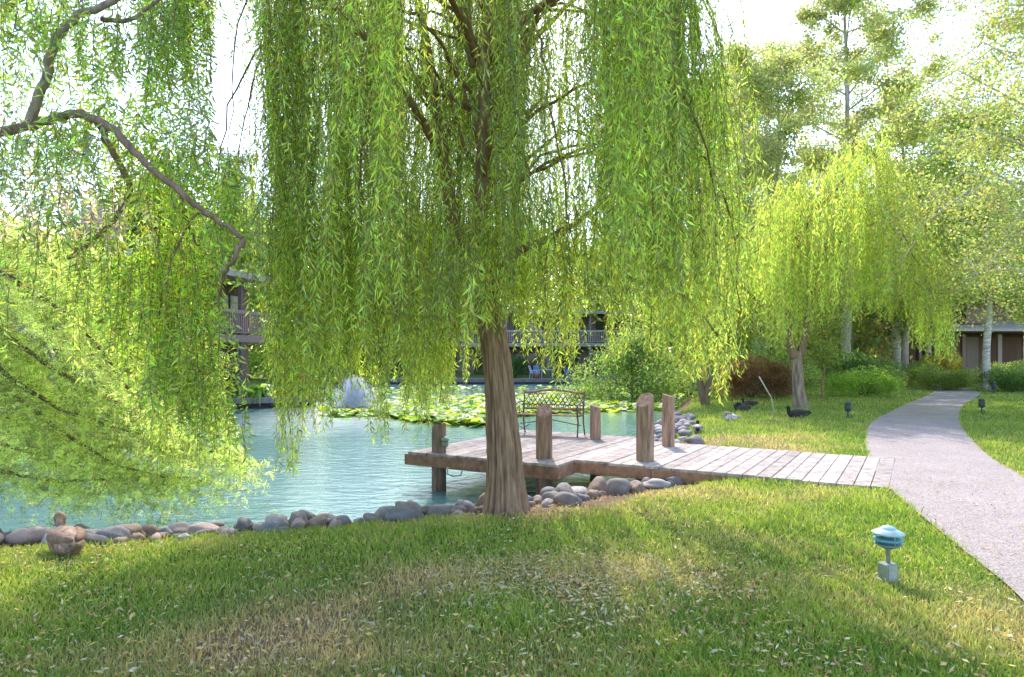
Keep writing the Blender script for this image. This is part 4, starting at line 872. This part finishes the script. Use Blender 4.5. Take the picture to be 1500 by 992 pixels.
# ------------------------------------------------------------------ ducks
def duck(label, loc, rz, pal, pose='rest', sc=1.0, name='duck'):
    root = thing(name, label, 'duck', loc, rz, 'ducks resting on the lawn'); root.scale = (sc,) * 3
    tail, body, breast, neck, head, bill = pal
    if pose == 'rest':
        K = [((-.30, 0, .13), .008, tail), ((-.25, 0, .12), .03, tail), ((-.17, 0, .105), .075, body), ((-.08, 0, .10), .10, body), ((.02, 0, .098), .108, body), ((.10, 0, .10), .098, breast), ((.155, 0, .125), .068, breast), ((.18, 0, .165), .042, neck), ((.185, 0, .20), .036, head), ((.195, 0, .235), .042, head), ((.222, 0, .245), .036, head), ((.25, 0, .24), .019, bill), ((.285, 0, .232), .013, bill), ((.30, 0, .23), .004, bill)]
    else:   # head turned back and tucked on the shoulders
        K = [((-.27, 0, .15), .008, tail), ((-.23, 0, .135), .035, tail), ((-.15, 0, .11), .09, body), ((-.06, 0, .108), .118, body), ((.03, 0, .108), .122, body), ((.11, 0, .12), .10, breast), ((.15, .01, .16), .07, neck), ((.145, .03, .205), .05, neck), ((.11, .05, .235), .045, head), ((.065, .06, .245), .043, head), ((.02, .065, .235), .03, head), ((-.02, .065, .222), .016, bill), ((-.06, .06, .212), .008, bill)]
    P = smooth([k[0] for k in K], 3, False); n = len(P); rd = np.interp(np.linspace(0, 1, n), np.linspace(0, 1, len(K)), [k[1] for k in K])
    mb = MB(); mb.tube(P, list(rd), 16); cols = []
    for i in range(n):
        c = K[min(int(round(i / 3)), len(K) - 1)][2]
        for j in range(16): k = 1 + 1.1 * mn.noise(Vector((i * .8, j * .7, 3))); cols.append((c[0] * k, c[1] * k, c[2] * k))
    mb.c = cols; mb.build('body', 'feather', root, True)
    for s in (-1, 1):
        mb = MB(); mb.tube([(.10, s * .06, .13), (.03, s * .068, .14), (-.07, s * .06, .14), (-.17, s * .035, .145), (-.27, s * .015, .165)], [.02, .052, .054, .034, .005], 12, (body[0] * .75, body[1] * .72, body[2] * .7), sq=.95); mb.build('wing', 'feather', root, True)
    return root
BR = ((.25, .17, .12), (.34, .22, .17), (.40, .27, .2), (.55, .45, .4), (.28, .19, .13), (.3, .2, .1))
DR = ((.05, .045, .045), (.42, .38, .36), (.20, .10, .07), (.03, .05, .04), (.02, .04, .035), (.35, .33, .1))
DK = ((.05, .04, .04), (.10, .08, .075), (.11, .08, .07), (.05, .05, .05), (.03, .04, .035), (.2, .18, .08))
PA = ((.5, .42, .4), (.75, .66, .64), (.7, .6, .58), (.45, .36, .3), (.4, .32, .28), (.4, .3, .15))
def at(px, py): x, y = gp(px, py); return (x, y, h1(x, y))
px_, py_ = gph(97, 813); duck('brown mottled duck preening on the grass in front of the left rocks', (px_, py_, h1(px_, py_)), 2.35, BR, 'rest', 1.12)
duck('grey and chestnut duck nearest the boardwalk, head turned away', at(1022, 626), 1.3, DR, 'rest', .95)
duck('pale pinkish duck asleep with its head tucked in', at(1070, 616), 2.6, PA, 'tuck', .85)
duck('dark duck lying in the shade, head tucked, left of the stake', at(1086, 604), 2.9, DK, 'tuck', .95)
duck('dark duck resting farthest back on the shaded grass', at(1097, 596), 3.1, DK, 'rest', .95)
duck('dark drake with a white flank lying right of the stake', at(1168, 613), pi - .1, ((.03, .03, .03), (.08, .07, .065), (.05, .04, .04), (.02, .03, .025), (.02, .03, .025), (.2, .2, .08)), 'rest', 1.15)
x, y, z = at(1168, 613); 

# ------------------------------------------------------------------ fountain
def fountain():
    r = np.random.default_rng(77); root = thing('fountain', 'white plume of a floating fountain in the pond', 'fountain', (FX, FY, WZ))
    mb = MB(); mb.lathe([(.28, -.05), (.3, .03), (.2, .07), (.06, .08), (.05, .16)], 18, (.1, .1, .11)); mb.build('nozzle_float', 'plastic', root, True)
    n = 36000; vz = r.uniform(2.6, 5.1, n); vr = r.uniform(.1, 1.5, n) * (1 + .15 * r.normal(size=n)); a = r.uniform(0, 2 * pi, n); vz *= 1 - .28 * (vr / 1.6) ** 2; t = r.random(n) * 2 * vz / 9.8
    p = np.stack([FX + vr * t * np.cos(a), FY + vr * t * np.sin(a), WZ + .1 + vz * t - 4.9 * t * t], 1); p = p[p[:, 2] > WZ]; n = len(p); s = r.uniform(.006, .015, n)[:, None]
    o = np.array([[1, 0, -.7], [-.5, .87, -.7], [-.5, -.87, -.7], [0, 0, 1.6]]); V = (p[:, None] + o[None] * s[:, None]).reshape(-1, 3)
    b = np.arange(n)[:, None] * 4; Fa = np.concatenate([b + [0, 1, 3], b + [1, 2, 3], b + [2, 0, 3], b + [0, 2, 1]])
    np_mesh('spray', V, Fa, (.9, .9, .95), 'spray', root)
fountain()

# ------------------------------------------------------------------ buildings
def lodge(name, label, origin, rz, Ln, fz, depth, bal_z, rail_h, roof_z, bay, wallc, railc, roofc, chim=None, setb=1.5, upper=True, mono=0):
    root = thing(name, label, 'building', (origin[0], origin[1], 0), rz); r = random.Random(Ln)
    mb = MB(); mb.box((Ln / 2, setb + depth / 2, (fz + bal_z) / 2), (Ln, depth, bal_z - fz + .02), 0, wallc)
    if upper: mb.box((Ln / 2, setb + depth / 2, (bal_z + .3 + roof_z) / 2), (Ln - .02, depth - .02, roof_z - bal_z - .3), 0, (wallc[0] * 1.1, wallc[1] * 1.08, wallc[2] * 1.08))
    mb.build('wall', 'siding', root)
    mb = MB(); k = int(Ln / .4)
    for z0, z1 in ((fz, bal_z), (bal_z + .3, roof_z)):
        for i in range(k): mb.box((i * .4 + .2, setb - .012, (z0 + z1) / 2), (.05, .02, z1 - z0 - .04), 0, (wallc[0] * .8, wallc[1] * .8, wallc[2] * .8))
    mb.build('battens', 'siding', root)
    mb = MB(); mb.box((Ln / 2, setb / 2 - .1, bal_z + .16), (Ln + .4, setb + .25, .30), 0, railc); mb.build('balcony_floor', 'siding', root)
    mb = MB(); zt = bal_z + .3 + rail_h
    mb.box((Ln / 2, -.17, zt), (Ln + .4, .10, .16), 0, (railc[0] * 1.1, railc[1] * 1.1, railc[2] * 1.1)); mb.box((Ln / 2, -.17, bal_z + .42), (Ln + .4, .05, .07), 0, railc)
    i = 0
    while i * .15 < Ln + .3: mb.box((-.15 + i * .15, -.17, (bal_z + .42 + zt) / 2), (.055, .035, rail_h - .22), 0, (railc[0] * 1.25, railc[1] * 1.15, railc[2] * 1.15)); i += 1
    mb.build('balcony_railing', 'siding', root)
    nb = max(1, round(Ln / bay)); 
    for i in range(nb + 1):
        x = i * Ln / nb; mb = MB(); mb.box((x, -.05, (fz - .3 + bal_z) / 2), (.26, .22, bal_z - fz + .3), 0, (railc[0] * .6, railc[1] * .58, railc[2] * .58)); mb.box((x, -.05, (bal_z + .3 + roof_z) / 2), (.16, .16, roof_z - bal_z - .3), 0, (railc[0] * .7, railc[1] * .68, railc[2] * .68)); mb.build('post', 'siding', root)
    for i in range(nb):
        x = (i + .5) * Ln / nb
        for z0, hh in ((fz + .05, 2.0), (bal_z + .4, 1.75)):
            if z0 + hh > roof_z: continue
            ww = bay * .55; mb = MB()
            for sx in (-1, 1): mb.box((x + sx * ww / 2, setb - .04, z0 + hh / 2), (.09, .08, hh), 0, (.10, .075, .07))
            mb.box((x, setb - .04, z0 + hh), (ww + .12, .09, .09), 0, (.10, .075, .07)); mb.box((x, setb - .045, z0 + hh / 2), (.05, .07, hh - .06), 0, (.10, .075, .07)); f = mb.build('window', 'paint', root)
            mb = MB(); mb.box((x, setb - .03, z0 + hh / 2), (ww - .08, .02, hh - .08), 0, (.05, .05, .05)); mb.build('pane', 'glass', f)
    mb = MB(); y0, y1 = -.55, setb + depth + .4; z0, z1 = roof_z, roof_z + .9 + mono
    for a, b, c in (((-.6, Ln + .6), (y0, y1), .16),):
        vs = [(a[0], y0, z0), (a[1], y0, z0), (a[1], y1, z1), (a[0], y1, z1), (a[0], y0, z0 + c), (a[1], y0, z0 + c), (a[1], y1, z1 + c), (a[0], y1, z1 + c)]
        mb.add(vs, [(3, 2, 1, 0), (4, 5, 6, 7), (0, 1, 5, 4), (1, 2, 6, 5), (2, 3, 7, 6), (3, 0, 4, 7)], roofc)
    mb.box((Ln / 2, y0 - .03, z0 + .07), (Ln + 1.2, .05, .24), 0, (.40, .34, .32)); rf = mb.build('roof', 'siding', root)
    if chim:
        for cx, cw, ch in chim:
            mb = MB(); mb.box((cx, .9, roof_z + ch / 2 - .3), (cw, cw, ch + .6), 0, (.42, .30, .25)); mb.box((cx, .9, roof_z + ch * .05), (cw + .12, cw + .12, .12), 0, (.3, .22, .2)); mb.build('chimney', 'siding', rf)
    return root
BC = (.24, .165, .14); RC = (.28, .205, .195)
P0 = np.array((-12.9, 19.0)); Q0 = np.array((-10.6, 31.0)); e = Q0 - P0; Le = float(np.linalg.norm(e)); rz = atan2(e[1], e[0])
lodge('lodge_building', 'brown two-storey lodge with slatted balcony behind the left trees', P0, rz, Le, -.3, 6, 2.1, .95, 4.72, 3.0, BC, RC, (.33, .27, .26), [(3.0, .9, 1.6), (5.3, .8, 1.0)])
# second, set-back part left of it
lodge('lodge_building', 'brown lodge wing at the left edge seen through feathery boughs', (-21, 14), atan2(5, 8.2), 9.2, -.3, 6, 2.1, .95, 4.72, 3.1, BC, RC, (.33, .27, .26), [(6.8, .8, 1.1)])
lodge('lodge_building', 'long dark lodge across the pond behind the patio chairs', (-14, 54.6), 0, 27, -.28, 7, 2.25, .95, 4.9, 3.4, (.32, .25, .23), (.42, .35, .33), (.30, .25, .24), [(6, 1.0, 1.3), (19, 1.0, 1.3)], 2.0)
def right_building():
    d = 39.0; X = lambda px: (px - 750) / 1000 * d; Z = lambda py: EYE + (HY - py) / 1000 * d
    root = thing('lodge_building', 'brown panelled lodge with pale eave beyond the right hedges', 'building', (X(1368), d, 0)); w_ = (.22, .13, .105)
    def b(name, p0, p1, z0, z1, y0, y1, col, mat='siding', par=root): mb = MB(); mb.box(((X(p0) + X(p1)) / 2, (y0 + y1) / 2, (z0 + z1) / 2), (X(p1) - X(p0), y1 - y0, z1 - z0), 0, col); o = mb.build(name, mat, par, world=par is root); return o
    b('wall', 1366, 1640, 0, Z(487), d + 2.2, d + 9, w_); b('upper_wall', 1366, 1640, Z(487), Z(440), d + 1.0, d + 9, (.26, .16, .13))
    b('balcony', 1362, 1379, Z(490), Z(462), d - .9, d + 1.0, (.24, .14, .115)); b('balcony', 1412, 1445, Z(476), Z(452), d - .2, d + 1.0, (.30, .19, .15))
    mb = MB(); x0, x1 = X(1380), X(1700); ya, yb = d - .9, d + 1.3; za, zb = Z(486), Z(470); t = .14
    mb.add([(x0, ya, za), (x1, ya, za), (x1, yb, zb), (x0, yb, zb), (x0, ya, za + t), (x1, ya, za + t), (x1, yb, zb + t), (x0, yb, zb + t)], [(3, 2, 1, 0), (4, 5, 6, 7), (0, 1, 5, 4), (1, 2, 6, 5), (2, 3, 7, 6), (3, 0, 4, 7)], (.52, .46, .44)); mb.build('porch_roof', 'siding', root, world=True)
    mb = MB(); mb.box(((X(1360) + X(1650)) / 2, d + 4.5, Z(436)), (X(1650) - X(1355), 11, .22), 0, (.34, .28, .27), rx=-.06); mb.build('roof', 'siding', root, world=True)
    for p, c in ((1371, (.5, .42, .42)), (1407, (.35, .27, .26)), (1476, (.45, .34, .31)), (1423, (.3, .2, .18))): b('post', p - 3, p + 3, 0, Z(489), d + .6, d + .8, c)
    for p0, p1, c in ((1427, 1450, (.20, .11, .09)), (1452, 1470, (.33, .26, .22)), (1480, 1530, (.17, .10, .08)), (1540, 1600, (.17, .10, .08))): b('wall_panel', p0, p1, .05, Z(492), d + 2.1, d + 2.2, c)
    f = b('window', 1376, 1400, .1, Z(496), d + 2.08, d + 2.2, (.10, .08, .07), 'paint')
    for a, c in ((1378, 1387), (1389, 1398)):
        mb = MB(); mb.box(((X(a) + X(c)) / 2 , d + 2.06, (.2 + Z(499)) / 2), (X(c) - X(a), .03, Z(499) - .3), 0, (.05, .05, .05)); o = mb.build('pane', 'glass', f); o.location = tuple(-v for v in root.location)
right_building()

def deck_slab(name, label, x0, x1, y0, y1, z, th, rz=0, col=(.34, .29, .29), org=(0, 0)):
    root = thing(name, label, 'deck', (org[0], org[1], 0), rz)
    mb = MB(); n = int((y1 - y0) / .2)
    for i in range(n): mb.box(((x0 + x1) / 2, y0 + .1 + i * .2, z - .02), (x1 - x0, .19, .04), 0, tuple(c * random.uniform(.85, 1.1) for c in col))
    mb.build('deck_boards', 'wood', root); mb = MB(); mb.box(((x0 + x1) / 2, y0 + .02, z - .04 - th / 2), (x1 - x0 + .03, .06, th), 0, (col[0] * .8, col[1] * .78, col[2] * .8)); mb.box(((x0 + x1) / 2, y0 + .2, z - .06 - th), (x1 - x0 - .3, .2, .5), 0, (.06, .05, .05)); mb.build('fascia', 'wood', root); return root
deck_slab('patio_deck', 'long low wooden deck across the far end of the pond', -14, 8.3, 51.2, 56.5, -.2, .22)
dk = deck_slab('patio_deck', 'low planter deck at the water below the left balcony', -1.5, 3.1, 0, 3.2, -.12, .2, radians(22), (.36, .33, .35), (-10.9, 27.3))
mbw = MB(); mbw.box((4.6, 0, .0), (2.6, .15, .9), 0, (.33, .28, .28)); wl = thing('retaining_wall', 'low grey wall right of the patio chairs', 'wall', (3.2, 50.9, -.1)); mbw.box((1.1, 0, 0), (.2, .14, 1.0), 0, (.25, .21, .21)); mbw.build('wall_face', 'siding', wl)

# plants on the left planter deck
def hosta(label, x, y, z, s, col, seed, flower=None):
    r = np.random.default_rng(seed); root = thing('potted_plant', label, 'plant', (x, y, z)); V = []; Fa = []; c = []
    for i in range(60):
        a = r.uniform(0, 6.28); ln = s * r.uniform(.5, 1); up = r.uniform(.5, 1.5); w_ = s * .07; b = len(V); k = 6; q = r.uniform(.7, 1.35)
        for j in range(k + 1):
            t = j / k; R0 = ln * t; zz = up * ln * t - 1.25 * ln * t * t; wd = w_ * sin(pi * min(.97, t * .9 + .08))
            for sg in (-1, 1): V.append((x + R0 * cos(a) - sg * wd * sin(a), y + R0 * sin(a) + sg * wd * cos(a), z + .2 + zz)); c.append(tuple(np.array(col) * q))
        for j in range(k): Fa.append((b + 2 * j, b + 2 * j + 1, b + 2 * j + 3, b + 2 * j + 2))
    np_mesh('foliage', np.array(V), Fa, np.array(c), 'leaf', root)
    mb = MB(); mb.lathe([(s * .18, 0), (s * .25, .22), (s * .27, .24), (s * .2, .25)], 16, (.25, .13, .09)); mb.build('pot', 'paint', root, True)
    if flower:
        n = 160; P = np.array([x, y, z + .55 * s + .3]) + r.normal(0, .13 * s, (n, 3)); D = r.normal(size=(n, 3)); D /= np.linalg.norm(D, axis=1)[:, None]
        V, cc = leaf_arrays(P, D, np.full(n, .07), np.full(n, .06), r, flower, .15); np_mesh('flowers', V, np.arange(len(V)).reshape(-1, 4), cc, 'leaf', root)
base = Vector((-10.9, 27.3)); ca, sa = cos(radians(22)), sin(radians(22)); k = 0
for (u, v, s, col, lab, fl) in [(-.9, .8, .8, (.1, .2, .05), 'dark leafy potted plant at the left end of the planter deck', None), (-.1, .6, .95, (.13, .25, .05), 'bushy fern pot second from left on the planter deck', None), (.8, .5, 1.0, (.2, .32, .06), 'arching bright green fern at the middle of the planter deck', None), (1.7, .6, .85, (.3, .36, .08), 'yellowish potted grass on the right part of the planter deck', None), (2.6, .7, .9, (.13, .22, .06), 'potted plant with pink flowers at the right end of the planter deck', (.6, .1, .22))]:
    hosta(lab, base.x + u * ca - v * sa, base.y + u * sa + v * ca, -.12, s, col, 200 + k, fl); k += 1

def chair(label, x, y, rz, col, low=False):
    root = thing('patio_chair', label, 'chair', (x, y, -.2), rz, 'patio chairs on the far deck'); h = .4 if not low else .25
    mb = MB(); 
    for i in range(5): mb.box((0, -.22 + i * .11, h), (.5, .09, .025), 0, col)
    mb.build('seat', 'plastic', root); mb = MB()
    for i in range(5): mb.box((-.2 + i * .1, .36, h + .28), (.075, .02, .58), 0, col, rx=-.35)
    mb.tube([(-.24, .44, h + .52), (0, .47, h + .6), (.24, .44, h + .52)], .022, 6, col); mb.build('backrest', 'plastic', root)
    for sx in (-1, 1):
        for y0, y1 in ((-.26, -.3), (.25, .34)): mb = MB(); mb.tube([(sx * .26, y1, 0), (sx * .26, y0, h + .2)], .022, 6, col); mb.build('leg', 'plastic', root)
        mb = MB(); mb.box((sx * .27, 0, h + .21), (.06, .62, .03), 0, col); mb.build('armrest', 'plastic', root)
chair('white slatted patio chair on the far deck', 1.75, 52.4, 1.2, (.75, .75, .8)); chair('low bright blue chair on the far deck', 4.4, 52.2, .4, (.10, .16, .55), True); chair('pale blue chair behind the white patio chair', 2.0, 53.6, .2, (.25, .4, .65))
tb = thing('patio_table', 'small white table beside the white patio chair', 'table', (2.7, 52.6, -.2)); mb = MB(); mb.box((0, 0, .66), (1.0, .7, .04), 0, (.72, .72, .75)); mb.build('tabletop', 'plastic', tb)
for sx in (-1, 1):
    for sy in (-1, 1): mb = MB(); mb.tube([(sx * .42, sy * .28, 0), (sx * .38, sy * .25, .65)], .02, 6, (.7, .7, .72)); mb.build('leg', 'plastic', tb)
mb = MB(); mb.lathe([(.16, 0), (.22, .28), (.24, .32), (.2, .33)], 16, (.5, .16, .10)); pt = mb.build('flower_pot', 'paint', None, True); pt.location = (1.9, 51.8, -.2); tag(pt, 'terracotta pot under the white patio chair', 'pot')
print('objects', len(bpy.data.objects))
